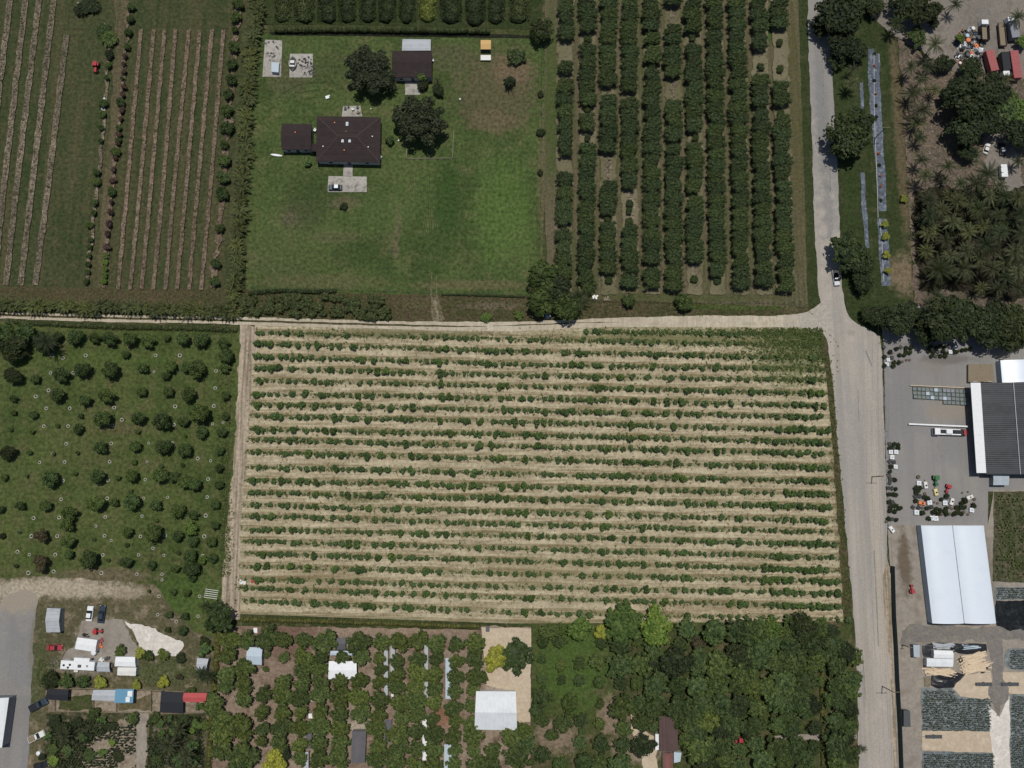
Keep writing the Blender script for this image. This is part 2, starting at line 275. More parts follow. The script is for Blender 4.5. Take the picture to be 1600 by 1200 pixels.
class B:
    def __init__(s): s.v, s.f = [], []
    def add(s, v, f):
        n = len(s.v); s.v += [tuple(x) for x in v]; s.f += [tuple(i + n for i in q) for q in f]; return s
    def fr(s, x0, x1, y0, y1, z0, X0, X1, Y0, Y1, z1):
        return s.add([(x0,y0,z0),(x1,y0,z0),(x1,y1,z0),(x0,y1,z0),(X0,Y0,z1),(X1,Y0,z1),(X1,Y1,z1),(X0,Y1,z1)],
            [(0,3,2,1),(4,5,6,7),(0,1,5,4),(1,2,6,5),(2,3,7,6),(3,0,4,7)])
    def box(s, x0, x1, y0, y1, z0, z1): return s.fr(x0, x1, y0, y1, z0, x0, x1, y0, y1, z1)
    def bc(s, cx, cy, cz, sx, sy, sz, a=0):
        n = len(s.v); s.box(-sx/2, sx/2, -sy/2, sy/2, cz - sz/2, cz + sz/2); c, q = math.cos(a), math.sin(a)
        s.v[n:] = [(cx + x*c - y*q, cy + x*q + y*c, z) for x, y, z in s.v[n:]]; return s
    def cyl(s, c, r, h, n=12, axis='z', r2=None):
        r2 = r if r2 is None else r2; V = []
        for k, (rr, t) in enumerate(((r, 0), (r2, h))):
            for i in range(n):
                a = 2*math.pi*i/n; u, w = rr*math.cos(a), rr*math.sin(a)
                V.append({'z': (c[0]+u, c[1]+w, c[2]+t), 'y': (c[0]+u, c[1]+t, c[2]+w), 'x': (c[0]+t, c[1]+u, c[2]+w)}[axis])
        return s.add(V, [tuple(range(n))[::-1], tuple(range(n, 2*n))] + [(i, (i+1) % n, n+(i+1) % n, n+i) for i in range(n)])
    def ring(s, c, r0, r1, h, n=16):
        V = []
        for rr, t in ((r1, 0), (r1, h), (r0, h), (r0, 0)):
            V += [(c[0]+rr*math.cos(2*math.pi*i/n), c[1]+rr*math.sin(2*math.pi*i/n), c[2]+t) for i in range(n)]
        return s.add(V, [(k*n+i, k*n+(i+1) % n, ((k+1) % 4)*n+(i+1) % n, ((k+1) % 4)*n+i) for k in range(4) for i in range(n)])
    def tube(s, pts, r, n=5):
        pts = [Vector(p) for p in pts]; V = []; m = len(pts)
        for i, p in enumerate(pts):
            d = (pts[min(i+1, m-1)] - pts[max(i-1, 0)]).normalized(); a = d.orthogonal().normalized(); b = d.cross(a)
            rr = r if not isinstance(r, (list, tuple)) else r[i]
            V += [p + a*rr*math.cos(2*math.pi*k/n) + b*rr*math.sin(2*math.pi*k/n) for k in range(n)]
        return s.add(V, [(i*n+k, i*n+(k+1) % n, (i+1)*n+(k+1) % n, (i+1)*n+k) for i in range(m-1) for k in range(n)] + [tuple(range(n))[::-1], tuple((m-1)*n+k for k in range(n))])
    def mesh(s, name, mat):
        me = bpy.data.meshes.new(name); me.from_pydata(s.v, [], s.f); me.materials.append(M[mat] if isinstance(mat, str) else mat); me.update(); return me
    def obj(s, name, mat, parent=None, bev=0):
        o = link(name, s.mesh(name, mat), parent)
        if bev:
            b = o.modifiers.new('bevel', 'BEVEL'); b.width = bev; b.segments = 2; b.limit_method = 'ANGLE'
        return o
def fnoise(x, seed):
    return .5*math.sin(x*.9+seed) + .3*math.sin(x*2.3+seed*2.1) + .2*math.sin(x*5.1+seed*3.7) + .15*math.sin(x*11.3+seed)
def outline(pts, jit, step=1.0, z=0):
    out = []; W_ = [P(x, y, z) for x, y in pts]; acc = 0; sd_ = rnd.random()*20
    for i, a in enumerate(W_):
        b = W_[(i+1) % len(W_)]; L = (b-a).length; n = max(1, int(L/step)) if jit else 1
        nr = Vector((-(b-a).y, (b-a).x, 0)); nr = nr.normalized() if nr.length else nr
        for k in range(n):
            t = k/n; off = (fnoise((acc+L*t)*.55, sd_) + rnd.uniform(-.25, .25))*jit*min(1, 3*min(t, 1-t)+.15) if jit else 0
            out.append(a.lerp(b, t) + nr*off)
        acc += L
    return out
LV = [0]
def patch(name, pts, mat, lvl, jit=.4, step=1.0, kind='structure', label=None, cat=None, group=None):
    v = outline(pts, jit, step); LV[0] += 1; z = .004*LV[0]
    me = bpy.data.meshes.new(name); bm = bmesh.new(); vs = [bm.verts.new((p.x, p.y, z)) for p in v]
    f = bm.faces.new(vs); bm.normal_update()
    if f.normal.z < 0: f.normal_flip()
    bmesh.ops.triangulate(bm, faces=[f], ngon_method='EAR_CLIP'); bm.to_mesh(me); bm.free()
    me.materials.append(M[mat]); o = link(name, me)
    return tag(o, label, cat, group, kind)
def ribbon(name, pts, w, mat, lvl, jit=.15, kind='structure', **k):
    """thin strip of photo-pixel width w along a polyline"""
    L, Rr = [], []
    for i, (x, y) in enumerate(pts):
        a, b = pts[max(i-1, 0)], pts[min(i+1, len(pts)-1)]; dx, dy = b[0]-a[0], b[1]-a[1]; q = math.hypot(dx, dy) or 1
        ww = w if not isinstance(w, (list, tuple)) else w[i]
        L.append((x - dy/q*ww/2, y + dx/q*ww/2)); Rr.append((x + dy/q*ww/2, y - dx/q*ww/2))
    return patch(name, L + Rr[::-1], mat, lvl, jit, .8, kind, **k)
# ---------------------------------------------------------------- leaves
def leafquads(C, N, size, asp=.55, jitter=.5):
    """quads centred on C with normals N"""
    n = len(C); N = N + rng.normal(0, jitter, (n, 3)); N /= np.linalg.norm(N, axis=1)[:, None] + 1e-9
    A = np.cross(N, rng.normal(0, 1, (n, 3))); A /= np.linalg.norm(A, axis=1)[:, None] + 1e-9; Bv = np.cross(N, A)
    s = (size * rng.uniform(.6, 1.3, n))[:, None] if np.isscalar(size) else (size * rng.uniform(.6, 1.3, n))[:, None]
    V = np.stack([C - A*s, C - Bv*s*asp, C + A*s, C + Bv*s*asp], 1).reshape(-1, 3)
    return V, np.arange(4*n).reshape(-1, 4)
def ico(sub=2):
    bm = bmesh.new(); bmesh.ops.create_icosphere(bm, subdivisions=sub, radius=1)
    V = np.array([v.co[:] for v in bm.verts]); T = np.array([[v.index for v in f.verts] for f in bm.faces]); bm.free(); return V, T
ICO2, ICO1 = ico(2), ico(1)
def crown_arrays(clumps, leaves, leaf, spread=.62, cr=.42, flat=.8, box=0, core=.86, ragged=.15, seed=0):
    """unit crown: clumps of leaves round a lumpy core; z from -flat to flat. Quads only (core triangles as degenerate-free quads are skipped)."""
    r = np.random.default_rng(seed)
    a = r.uniform(0, 2*np.pi, clumps) + np.arange(clumps)*2.4; rad = np.sqrt((np.arange(clumps)+.5)/clumps)*spread*r.uniform(.9, 1.1+ragged, clumps)
    cx, cy = np.cos(a)*rad, np.sin(a)*rad
    if box: cx = np.sign(cx)*np.abs(cx)**(1-box*.3); cy = np.sign(cy)*np.abs(cy)**(1-box*.3)
    cz = flat*.75*np.sqrt(np.clip(1-rad**2, .05, 1))*r.uniform(.55, 1, clumps) - .15*flat
    rr = cr*r.uniform(.7, 1.15, clumps)
    Vs, Ts, n0 = [], [], 0
    for k in range(clumps):
        V, T = ICO1; V = V*(rr[k]*core)*r.uniform(.9, 1.08, (len(V), 1)); V = V*np.array([1, 1, .85]) + np.array([cx[k], cy[k], cz[k]])
        Vs.append(V); Ts.append(T + n0); n0 += len(V)
    V, T = ICO2; V = V*np.array([spread*.92, spread*.92, flat*.5])*r.uniform(.93, 1.05, (len(V), 1)); Vs.append(V); Ts.append(T + n0); n0 += len(V)
    pk = r.integers(0, clumps, leaves); D = r.normal(0, 1, (leaves, 3)); D[:, 2] = np.abs(D[:, 2])*.9 - .25; D /= np.linalg.norm(D, axis=1)[:, None]
    C = np.stack([cx[pk], cy[pk], cz[pk]], 1) + D*(rr[pk]*r.uniform(.86, 1.12, leaves))[:, None]
    LV, LQ = leafquads(C, D + np.array([0, 0, .5]), leaf)
    return np.concatenate(Vs), np.concatenate(Ts), LV, LQ
def joinTQ(name, TV, TT, QV, QQ, mat):
    """mesh from triangles + quads"""
    me = bpy.data.meshes.new(name); V = np.concatenate([TV, QV]); nt_, nq = len(TT), len(QQ)
    li = np.concatenate([TT.ravel(), (QQ + len(TV)).ravel()]); ls = np.concatenate([np.arange(nt_)*3, nt_*3 + np.arange(nq)*4])
    me.vertices.add(len(V)); me.vertices.foreach_set('co', V.astype(np.float32).ravel()); me.loops.add(len(li)); me.loops.foreach_set('vertex_index', li.astype(np.int32))
    me.polygons.add(nt_+nq); me.polygons.foreach_set('loop_start', ls.astype(np.int32)); me.update(calc_edges=True); me.materials.append(mat); return me
CR = {}
def crowns(key, n, mat, **k):
    CR[key] = [joinTQ('crown', *crown_arrays(seed=sum(map(ord, key))*7 + i, **k), M[mat]) for i in range(n)]
crowns('bush', 6, 'l_bush', clumps=8, leaves=240, leaf=.2, spread=.6, cr=.42, flat=.9)
crowns('ragged', 4, 'l_bush', clumps=7, leaves=170, leaf=.2, spread=.66, cr=.30, flat=.9, ragged=.3)
crowns('orch', 6, 'l_orch', clumps=26, leaves=1000, core=.8, leaf=.11, spread=.72, cr=.33, flat=.7, box=1)
crowns('grove', 6, 'l_grove', clumps=26, leaves=620, core=.7, leaf=.16, spread=.72, cr=.29, flat=.8, ragged=.25)
crowns('left', 5, 'l_left', clumps=18, leaves=600, core=.75, leaf=.15, spread=.66, cr=.36, flat=.9)
crowns('wood', 7, 'l_wood', clumps=38, leaves=900, core=.58, leaf=.13, spread=.82, cr=.19, flat=.75, ragged=.35)
crowns('dark', 5, 'l_dark', clumps=34, leaves=1400, core=.7, leaf=.1, spread=.76, cr=.27, flat=.7, ragged=.3)
crowns('oak', 2, 'l_oak', clumps=60, leaves=4000, core=.75, leaf=.06, spread=.82, cr=.19, flat=.65, ragged=.12)
crowns('bright', 4, 'l_bright', clumps=32, leaves=900, core=.65, leaf=.13, spread=.74, cr=.28, flat=.75, ragged=.3)
crowns('yellow', 3, 'l_yellow', clumps=24, leaves=1200, leaf=.10, spread=.76, cr=.26, flat=.8, ragged=.1)
crowns('brown', 3, 'l_brown', clumps=16, leaves=600, leaf=.12, spread=.68, cr=.32, flat=.8)
crowns('purple', 2, 'l_purple', clumps=9, leaves=300, leaf=.15, spread=.62, cr=.4, flat=.8)
crowns('orange', 2, 'l_orange', clumps=5, leaves=120, leaf=.25, spread=.5, cr=.4, flat=.9)
def trunkmesh(r=.12, h=1.0):
    b = B(); b.tube([(0,0,0),(.03,0,.35),(0,.02,.7)], [r, r*.75, r*.6], 7)
    for k in range(4):
        a = k*1.6 + .4; b.tube([(0,.01,.55),(.2*math.cos(a),.2*math.sin(a),.75),(.45*math.cos(a),.45*math.sin(a),.98)], [r*.5, r*.35, r*.15], 5)
    return b.mesh('trunk', 'bark')
TRUNK = trunkmesh()
def frond_arrays(n, L, droop, up, seg, leafl, seed, width=.05):
    r = np.random.default_rng(seed); V, Q = [], []
    for k in range(n):
        a = 2*np.pi*k/n*1.0 + r.uniform(-.25, .25); el = r.uniform(.15, up); ln = L*r.uniform(.8, 1.08); pts = []
        for j in range(seg+1):
            t = j/seg; rad = ln*t*math.cos(el*(1-t*.6)); z = ln*(math.sin(el)*t - droop*t*t*(1.1+.4*(1-el)))
            pts.append(np.array([math.cos(a)*rad, math.sin(a)*rad, z]))
        side = np.array([-math.sin(a), math.cos(a), 0])
        for j in range(seg):
            p, q = pts[j], pts[j+1]; d = q - p; n0 = len(V); w = .016
            V += [p - side*w, q - side*w, q + side*w, p + side*w]; Q.append((n0, n0+1, n0+2, n0+3))
            t = (j+.5)/seg; ll = leafl*(math.sin(math.pi*min(1, t*.85+.12)))*r.uniform(.85, 1.15)
            for sgn in (-1, 1):
                for o in (0, .5):
                    b0 = p + d*o; n0 = len(V); tip = b0 + side*sgn*ll + d/np.linalg.norm(d)*ll*.6 + np.array([0, 0, -ll*.35*r.uniform(.4, 1.4)])
                    e = d/np.linalg.norm(d)*width
                    V += [b0, b0 + e, tip + e*.2, tip]; Q.append((n0, n0+1, n0+2, n0+3))
    return np.array(V), np.array(Q)
CR['palm'] = [npmesh('crown', *frond_arrays(17, 1.0, .5, 1.2, 12, .125, i, .034), M['l_palm']) for i in range(4)]
CR['banana'] = [npmesh('crown', *frond_arrays(11, 1.05, .38, 1.15, 7, .17, 20+i, .085), M['l_banana']) for i in range(4)]
CR['palmdark'] = []
for m_ in CR['palm'][:2]:
    q = m_.copy(); q.materials[0] = M['l_dark']; CR['palmdark'].append(q)
b = B(); b.tube([(0,0,0),(.01,0,.5),(0,0,1)], [.035, .028, .022], 7); PTRUNK = b.mesh('trunk', 'bark')
WORDS = 'first second third fourth fifth sixth seventh eighth ninth tenth eleventh twelfth'.split()
def nth(n):
    if n <= 12: return WORDS[n-1]
    return '%d%s' % (n, 'th' if 10 <= n % 100 <= 20 else {1: 'st', 2: 'nd', 3: 'rd'}.get(n % 10, 'th'))
def tree(px, py, r, kind, name, label, group=None, h=None, cat='tree', asp=1.0, whole=False, rz=None, cz=None):
    """px,py: centre of the crown as photographed, r: radius in photo pixels, h: height of the crown's middle in metres"""
    h = h if h is not None else max(.5, r*.2*1.1)
    p = P(px, py, h); k = mpp(px, py, h)*r; rz = rnd.uniform(0, 6.28) if rz is None else rz
    me = rnd.choice(CR[kind]); palm = kind in ('palm', 'banana', 'palmdark')
    vz = k*(cz or rnd.uniform(.85, 1.1)); vz = min(vz, h/.62) if not palm else k
    if whole:
        o = link(name, me); o.location = (p.x, p.y, h); o.scale = (k, k*asp, vz); o.rotation_euler = (0, 0, rz)
        return tag(o, label, cat, group)
    root = thing(name, label, cat, (p.x, p.y, 0), 0, group)
    c = link('crown', me, root); c.location = (0, 0, h); c.scale = (k, k*asp, vz); c.rotation_euler = (0, 0, rz) if asp == 1 else (0, 0, rnd.choice((0, math.pi)))
    t = link('trunk', PTRUNK if palm else TRUNK, root)
    if palm: t.scale = (5, 5, h)
    else: t.scale = (k*.75, k*.75, h + vz*.1)
    return root
def banded(items, band, minr=0):
    """sort (x,y,...) into rows of about band pixels; yields item, index in row, row index"""
    items = sorted(items, key=lambda q: q[1]); rows = []; cur = []
    for q in items:
        if cur and q[1] - cur[0][1] > band: rows.append(cur); cur = []
        cur.append(q)
    if cur: rows.append(cur)
    for i, rw in enumerate(rows):
        for j, q in enumerate(sorted(rw, key=lambda q: q[0])): yield q, j+1, i+1
def crop(s, ox, oy):
    """'x,y,r[k] ...' read at 4x in a crop with origin ox,oy"""
    out = []
    for w in s.split():
        k = ''
        while w[-1].isalpha(): k = w[-1] + k; w = w[:-1]
        a = [float(v) for v in w.split(',')]; out.append((ox + a[0]/4, oy + a[1]/4, a[2]/4, k))
    return out

# ================================================================ the setting
me = bpy.data.meshes.new('ground'); me.from_pydata([(-900,-900,0),(900,-900,0),(900,900,0),(-900,900,0)], [], [(0,1,2,3)]); me.materials.append(M['base'])
tag(link('ground', me), kind='structure')
patch('farm_ground', [(-60,-30),(400,-30),(372,470),(-60,470)], 'farm', 1)
patch('farm_path', [(178,-20),(205,-20),(196,60),(186,200),(176,330),(166,462),(150,462),(158,330),(172,200),(180,60)], 'farmpath', 2, .6)
patch('farm_headland', [(-30,448),(370,452),(366,486),(-30,484)], 'verge', 2, .5)
patch('lawn', [(398,52),(852,60),(850,300),(846,462),(384,458),(388,300)], 'lawn', 2, .2)
for k_, (xa, ya) in enumerate(((640,262),(655,250),(668,240),(684,228),(700,216),(716,204),(726,212),(736,236),(748,262))):
    for o_ in (-1.6, 1.6): ribbon('mower_track', [(xa+o_,ya),(xa*.55+679*.45+o_-(8-k_*2)*.4,ya*.5+430*.5),(679+o_*.8+(k_-4)*.7,428)], [.5,1.3,.8], 'lawntrack', 3, .1)
for rr_ in (22, 30, 38):
    ribbon('mower_track', [(500+rr_*2.1*math.cos(a_/10), 185-rr_*1.5*math.sin(a_/10)) for a_ in range(12, 27, 2)], 1.1, 'lawntrack', 3, .1)
patch('orchard_ground', [(852,-30),(1260,-30),(1264,200),(1270,480),(858,486),(850,300)], 'orchard', 2, .2)
patch('roadside_grass', [(1246,-30),(1264,-30),(1268,200),(1274,350),(1281,478),(1270,490),(1262,478),(1257,300)], 'eastgrass', 3, .2)
patch('verge', [(366,452),(520,458),(856,464),(1282,482),(1276,500),(368,506)], 'verge', 3, .3)
patch('north_rows_ground', [(405,-30),(850,-30),(845,46),(600,40),(412,38)], 'eastgrass', 2, .3)
patch('dark_strip', [(420,50),(600,52),(790,54),(830,56),(830,60),(600,57),(425,55)], 'dark_strip', 3, .15)  # thin dark strip of ground along the foot of the hedge
patch('left_orchard_ground', [(-60,505),(372,510),(380,560),(362,800),(350,905),(346,1000),(300,985),(240,950),(60,908),(-60,930)], 'left', 3, .4)
patch('scrub_yard', [(-30,905),(60,900),(240,912),(300,985),(345,1000),(330,1230),(-30,1230)], 'swyard', 2, .5)
patch('asphalt_drive', [(-30,962),(-5,945),(10,932),(28,924),(46,922),(58,928),(60,940),(56,955),(53,990),(50,1060),(46,1130),(42,1230),(-30,1230)], 'asphalt_sw', 4, .4)
patch('lime_pile_ground', [(195,970),(222,976),(262,993),(286,1003),(285,1014),(275,1025),(240,1024),(222,1022),(214,1000)], 'white_sand', 4, .5)
patch('gravel_parking', [(128,970),(190,968),(215,1010),(210,1030),(110,1048),(98,1030),(120,1000)], 'gravel', 3, .9)
patch('plot_ground', [(72,1114),(205,1113),(212,1160),(214,1230),(70,1230)], 'plotdark', 5, .6)
patch('plot_ground', [(236,1116),(322,1114),(320,1230),(226,1230)], 'plotdark', 5, .6)
patch('plot_bare_soil', [(150,1150),(178,1130),(214,1118),(214,1230),(140,1230),(128,1190)], 'sandtan', 6, 1.2)
patch('pen_soil', [(72,1076),(323,1083),(321,1113),(76,1111)], 'sandtan', 5, .3)
patch('pen_grass', [(90,1088),(146,1086),(146,1109),(92,1108)], 'forest', 6, .6)
patch('pen_grass', [(186,1098),(238,1084),(236,1110),(186,1110)], 'scrubgrass', 6, .7)
patch('sandy_path', [(214,1112),(232,1112),(230,1160),(224,1230),(210,1230),(214,1160)], 'gravel', 5, .6)
patch('grove_ground', [(372,978),(752,984),(752,978),(832,980),(829,1140),(835,1230),(328,1230),(340,1000)], 'grovesoil', 3, .4)
patch('sandy_yard', [(752,980),(831,982),(829,1128),(806,1130),(800,1080),(760,1070),(757,1030)], 'sand', 4, .3)
patch('forest_ground', [(830,974),(1000,962),(1328,966),(1338,1030),(1340,1230),(830,1230)], 'forest', 3, .4)
patch('clearing_path', [(985,1115),(1003,1140),(1022,1150),(1028,1200),(1010,1215),(1002,1180),(990,1150)], 'sand', 4, .6)
patch('forest_path', [(1210,1150),(1250,1147),(1338,1147),(1338,1154),(1250,1156),(1212,1160)], 'gravel', 4, .4)
# the field of young bushes: a grid whose V coordinate counts its rows
ROWS = [ # y of each row at x = 400, 800, 1200
 (507,517,522),(520,530,538),(537,549,558),(557,569,576),(575,586,593),(595,603,613),(615,622,632),(632,641,650),(650,659,670),(671,679,689),(687,697,707),(707,717,728),
 (730,740,750),(751,760,770),(770,779,790),(789,800,811),(806,819,829),(827,837,848),(846,857,868),(865,876,888),(885,896,906),(905,917,925),(919,934,945),(939,957,965)]
def rowy(i, x):
    a, b_, c = ROWS[i]
    return a + (b_-a)*(x-400)/400 if x < 800 else b_ + (c-b_)*(x-800)/400
ys = [(503,509,505)] + ROWS[1:] + [(960,974,972)]
def ry(i, x):
    a, b_, c = ys[i]; return a + (b_-a)*(x-400)/400 if x < 800 else b_ + (c-b_)*(x-800)/400
V, Fc, UV = [], [], []; NX = 60; LV[0] += 1
def fx(t, y):
    l = 399 - (y-510)*(36/455) if y < 965 else 363; r_ = 1284 + (y-510)*(44/455)
    return l + (r_-l)*t
for i in range(len(ys)):
    for j in range(NX+1):
        x = fx(j/NX, ys[i][1]); p = P(x, ry(i, x)); V.append((p.x, p.y, .004*LV[0])); UV.append((j/NX*20, float(i)))
for i in range(len(ys)-1):
    for j in range(NX): a = i*(NX+1)+j; Fc.append((a, a+NX+1, a+NX+2, a+1))
me = bpy.data.meshes.new('field_soil'); me.from_pydata(V, [], Fc); ul = me.uv_layers.new(name='rows')
for lp in me.loops: ul.data[lp.index].uv = UV[lp.vertex_index]
me.materials.append(M['field']); tag(link('field_soil', me), kind='structure')
patch('field_margin', [(1272,514),(1290,516),(1300,560),(1306,640),(1314,760),(1322,860),(1334,968),(1318,972),(1314,900),(1306,780),(1300,680),(1292,590)], 'verge', 6, .5)
patch('field_track', [(376,505),(401,511),(397,560),(391,640),(386,720),(378,800),(374,880),(376,968),(345,968),(347,905),(356,800),(366,710),(372,600)], 'track', 5, .5)
ribbon('driveway_ruts', [(675,425),(673.5,450),(675,470),(681,500)], [1.0,2,2.6,6], 'dustgrass', 9, .2)
ribbon('driveway_ruts', [(682,430),(682,455),(683,470),(692,501)], [.8,1.6,2.8,7], 'dustgrass', 9, .2)
LR = [(1262,-30),(1262,50),(1265,130),(1269,230),(1272,350),(1277,430),(1279,462),(1285,490),(1290,525),(1296,560),(1303,620),(1309,700),(1317,780),(1324,860),(1332,940),(1337,1020),(1340,1100),(1341,1230)]
RR = [(1294,-30),(1296,60),(1301,130),(1308,250),(1311,320),(1315,450),(1322,485),(1330,499),(1341,507),(1360,516),(1374,524),(1378,560),(1380,640),(1384,730),(1386,830),(1384,905),(1391,975),(1394,1050),(1398,1120),(1401,1230)]
jn = lambda L, y0, y1: [q for q in L if y0 <= q[1] <= y1]
patch('road', LR+RR[::-1], 'road', 11, .25)
patch('dirt_lane', [(-30,487),(100,490.5),(200,493),(300,494),(400,496),(500,499),(600,502),(700,503),(800,503),(900,500),(950,497),(1100,493),(1200,494),(1245,491),(1262,487),(1276,478),(1286,470),(1300,500),(1302,522),(1296,535),(1284,520),(1268,514),(1250,512),(1100,511),(950,511),(900,513),(800,518),(700,517),(600,514),(500,511),(400,508),(300,505),(200,504),(100,501.5),(-30,496.5)], 'lane', 8, .18)
ribbon('lane_grass_strip', [(-30,491),(100,495.5),(200,498),(300,499.3),(400,502),(500,505),(600,507.8),(700,510),(760,510.5)], [3.2]*6+[3,2.4,.6], 'verge', 9, .12)
ribbon('lane_grass_strip', [(770,509.5),(850,507),(905,504.5),(970,503.5)], [.8,1.6,1,.4], 'verge', 9, .12)
for pts, w_ in (([(1347,1020),(1350,1060),(1352,1095)],1.6),([(1283,60),(1286,130),(1285,190)],2.2),([(1296,255),(1297,300)],1.5),([(1340,610),(1342,660)],1.2),([(1365,860),(1369,940),(1372,1010)],1.4),([(1352,548),(1362,572)],1.8)):
    ribbon('tar_patch', pts, w_, 'tarpatch', 12, .05)
patch('road_shoulder', [(1379,905),(1386,870),(1392,905),(1398,1050),(1404,1230),(1396,1230),(1393,1090),(1391,1040),(1384,980),(1380,930)], 'track', 12, .4)
patch('yard', [(1380,536),(1600,544),(1640,546),(1640,768),(1543,768),(1543,822),(1386,822),(1383,700)], 'yard', 12, .1)
patch('gravel_yard', [(1386,820),(1543,820),(1552,765),(1640,765),(1640,1230),(1402,1230),(1396,1050),(1391,900)], 'gravel', 7, .1)
patch('dusty_yard', [(1360,-30),(1640,-30),(1640,120),(1560,150),(1480,130),(1440,80),(1400,60),(1365,30)], 'neyard', 3, 1.2)
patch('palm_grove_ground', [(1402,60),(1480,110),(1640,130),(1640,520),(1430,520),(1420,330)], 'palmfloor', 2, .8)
patch('palm_shade_floor', [(1426,300),(1470,290),(1520,300),(1640,290),(1640,470),(1560,470),(1500,455),(1436,455),(1428,380)], 'palmdark', 3, 1.2)  # dark sheet standing in for the shade beneath the palms
patch('small_yard', [(1535,205),(1580,205),(1600,290),(1560,300),(1540,260)], 'neyard', 4, 1.5)
patch('east_grass', [(1296,-30),(1400,60),(1412,200),(1420,330),(1426,475),(1375,500),(1362,517),(1341,507),(1330,499),(1322,485),(1315,450),(1308,250),(1301,130)], 'eastgrass', 4, .2)
patch('lot_behind_palms', [(1375,500),(1430,478),(1640,500),(1640,550),(1381,540),(1378,524)], 'yard', 5, .4)
patch('plastic_mulch', [(1356,78),(1365,76),(1366,84),(1374,84),(1374,130),(1377,180),(1380,240),(1384,290),(1384,330),(1373,330),(1370,290),(1365,235),(1360,180),(1356,130)], 'mulch', 6, .25)
patch('plastic_mulch', [(1370,342),(1385,343),(1388,380),(1391,446),(1377,447),(1373,400)], 'mulch', 6, .25)
patch('plastic_mulch', [(1344,270),(1350,270),(1353,320),(1358,388),(1352,386),(1346,330)], 'mulch', 6, .2)
patch('plastic_mulch', [(1343,130),(1348,130),(1349,170),(1344,170)], 'mulch', 6, .2)
patch('seedling_bed', [(1552,768),(1640,768),(1640,912),(1550,908)], 'bedgreen', 8, .2)
patch('ground_cloth', [(1555,938),(1640,938),(1640,992),(1562,990),(1554,970)], 'blacknet', 8, .3)
patch('ground_cloth', [(1553,917),(1640,917),(1640,937),(1554,937)], 'greycloth', 8, .2)
patch('ground_cloth', [(1439,1074),(1492,1074),(1494,1086),(1530,1090),(1546,1092),(1549,1142),(1439,1140)], 'greycloth', 8, .35)
patch('ground_cloth', [(1441,1173),(1553,1176),(1554,1230),(1440,1230)], 'greycloth', 8, .35)
patch('ground_cloth', [(1577,1084),(1640,1084),(1640,1230),(1579,1230)], 'greycloth', 8, .3)
patch('ground_cloth', [(1574,1013),(1640,1013),(1640,1050),(1580,1046),(1568,1040),(1569,1022)], 'greycloth', 8, .3)
patch('sand', [(1504,1052),(1525,1052),(1545,1045),(1552,1068),(1546,1092),(1500,1088),(1488,1076)], 'sand', 9, .3)
patch('sand', [(1562,1050),(1640,1052),(1640,1083),(1576,1083),(1566,1070)], 'sand', 9, .3)
patch('sand', [(1440,1140),(1552,1143),(1554,1176),(1440,1172)], 'sand', 9, .2)
patch('sand', [(1543,1100),(1552,1110),(1560,1120),(1566,1108),(1576,1086),(1578,1230),(1554,1230)], 'white_sand', 9, .3)
patch('wheel_track', [(1540,995),(1566,992),(1566,1060),(1576,1075),(1575,1092),(1562,1102),(1560,1118),(1556,1118),(1553,1104),(1543,1085),(1544,1074),(1551,1060),(1546,1020)], 'wetgravel', 10, .4)
patch('wheel_track', [(1420,975),(1640,985),(1640,1000),(1430,1004),(1408,1010),(1408,985)], 'wetgravel', 8, .8)
# dark pond-like shadow cloth and heaps handled as things below
# farm rows: litter strips
SA = [((18,-10),(-20,300),(-30,400)),((42,-10),(6,300),(-4,400)),((63,-10),(26,300),(10,446)),((86,-10),(50,300),(33,446)),((105,54),(75,300),(56,446))]
SBt = [221,241,258,275,296,313,332,350]; SBm = [199,219,236,255,272,291,309,329]; SBb = [185,204,222,240,259,277,296,315]
for p3 in SA: ribbon('row_litter', p3, 9.0, 'litterA', 3, .22)
SB = [((t, 46 + (i % 3)), (m, 300), (b_, 453)) for i, (t, m, b_) in enumerate(zip(SBt, SBm, SBb))]
for p3 in SB: ribbon('row_litter', p3, 6.0, 'litterB', 3, .22)
ribbon('row_litter', [(172,60),(163,200),(152,300),(136,446)], 5, 'litterA', 4, .6)
ribbon('row_litter', [(202,10),(190,160),(176,300),(163,450)], 5, 'litterB', 4, .6)
ribbon('row_litter', [(374,0),(364,120),(352,260),(346,330),(333,452)], 8, 'litterB', 4, 1)
# upper orchard: litter under each column
ORCH = {
 'A': ((884,882,880), 'r0-62 r97-113 r125-243 r270-352 r357-436'),
 'B': ((918,918,914), 'r-5-50 s60 r70-165 s170 r177-204 s216 r226-442'),
 'C': ((952,950,951), 'r-5-68 r72-136 r150-238 r284-335 s341 r348-427 s438'),
 'D': ((984,984,984), 'r-5-70 r73-142 r153-245 r248-294 s318 s330 s345 r352-426 r430-449'),
 'E': ((1018,1019,1018), 'r-5-48 r53-68 r73-98 s105 r110-240 r244-412 r420-450'),
 'F': ((1050,1053,1053), 'r-5-8 r40-68 r72-120 r158-222 r228-240 r245-358 r360-454'),
 'G': ((1081,1086,1085), 'r-5-50 s59 r70-205 s215 r224-300 r308-410 s436'),
 'H': ((1115,1119,1121), 'r-5-46 r50-68 r70-431 s439'),
 'I': ((1151,1155,1158), 'r-5-452'),
 'J': ((1186,1189,1194), 'r-5-50 r54-77 s105 r118-166 r172-446'),
 'K': ((1217,1222,1227), 'r-5-44 s67 s108 r128-165 s176 r180-280 r284-455')}
def colx(c, y): a, b_, d = ORCH[c][0]; return a + (b_-a)*y/225 if y < 225 else b_ + (d-b_)*(y-225)/225
for c in ORCH:
    ribbon('row_litter', [(colx(c, y), y) for y in range(-20, 461, 40)], 24, 'litter', 4, .7)
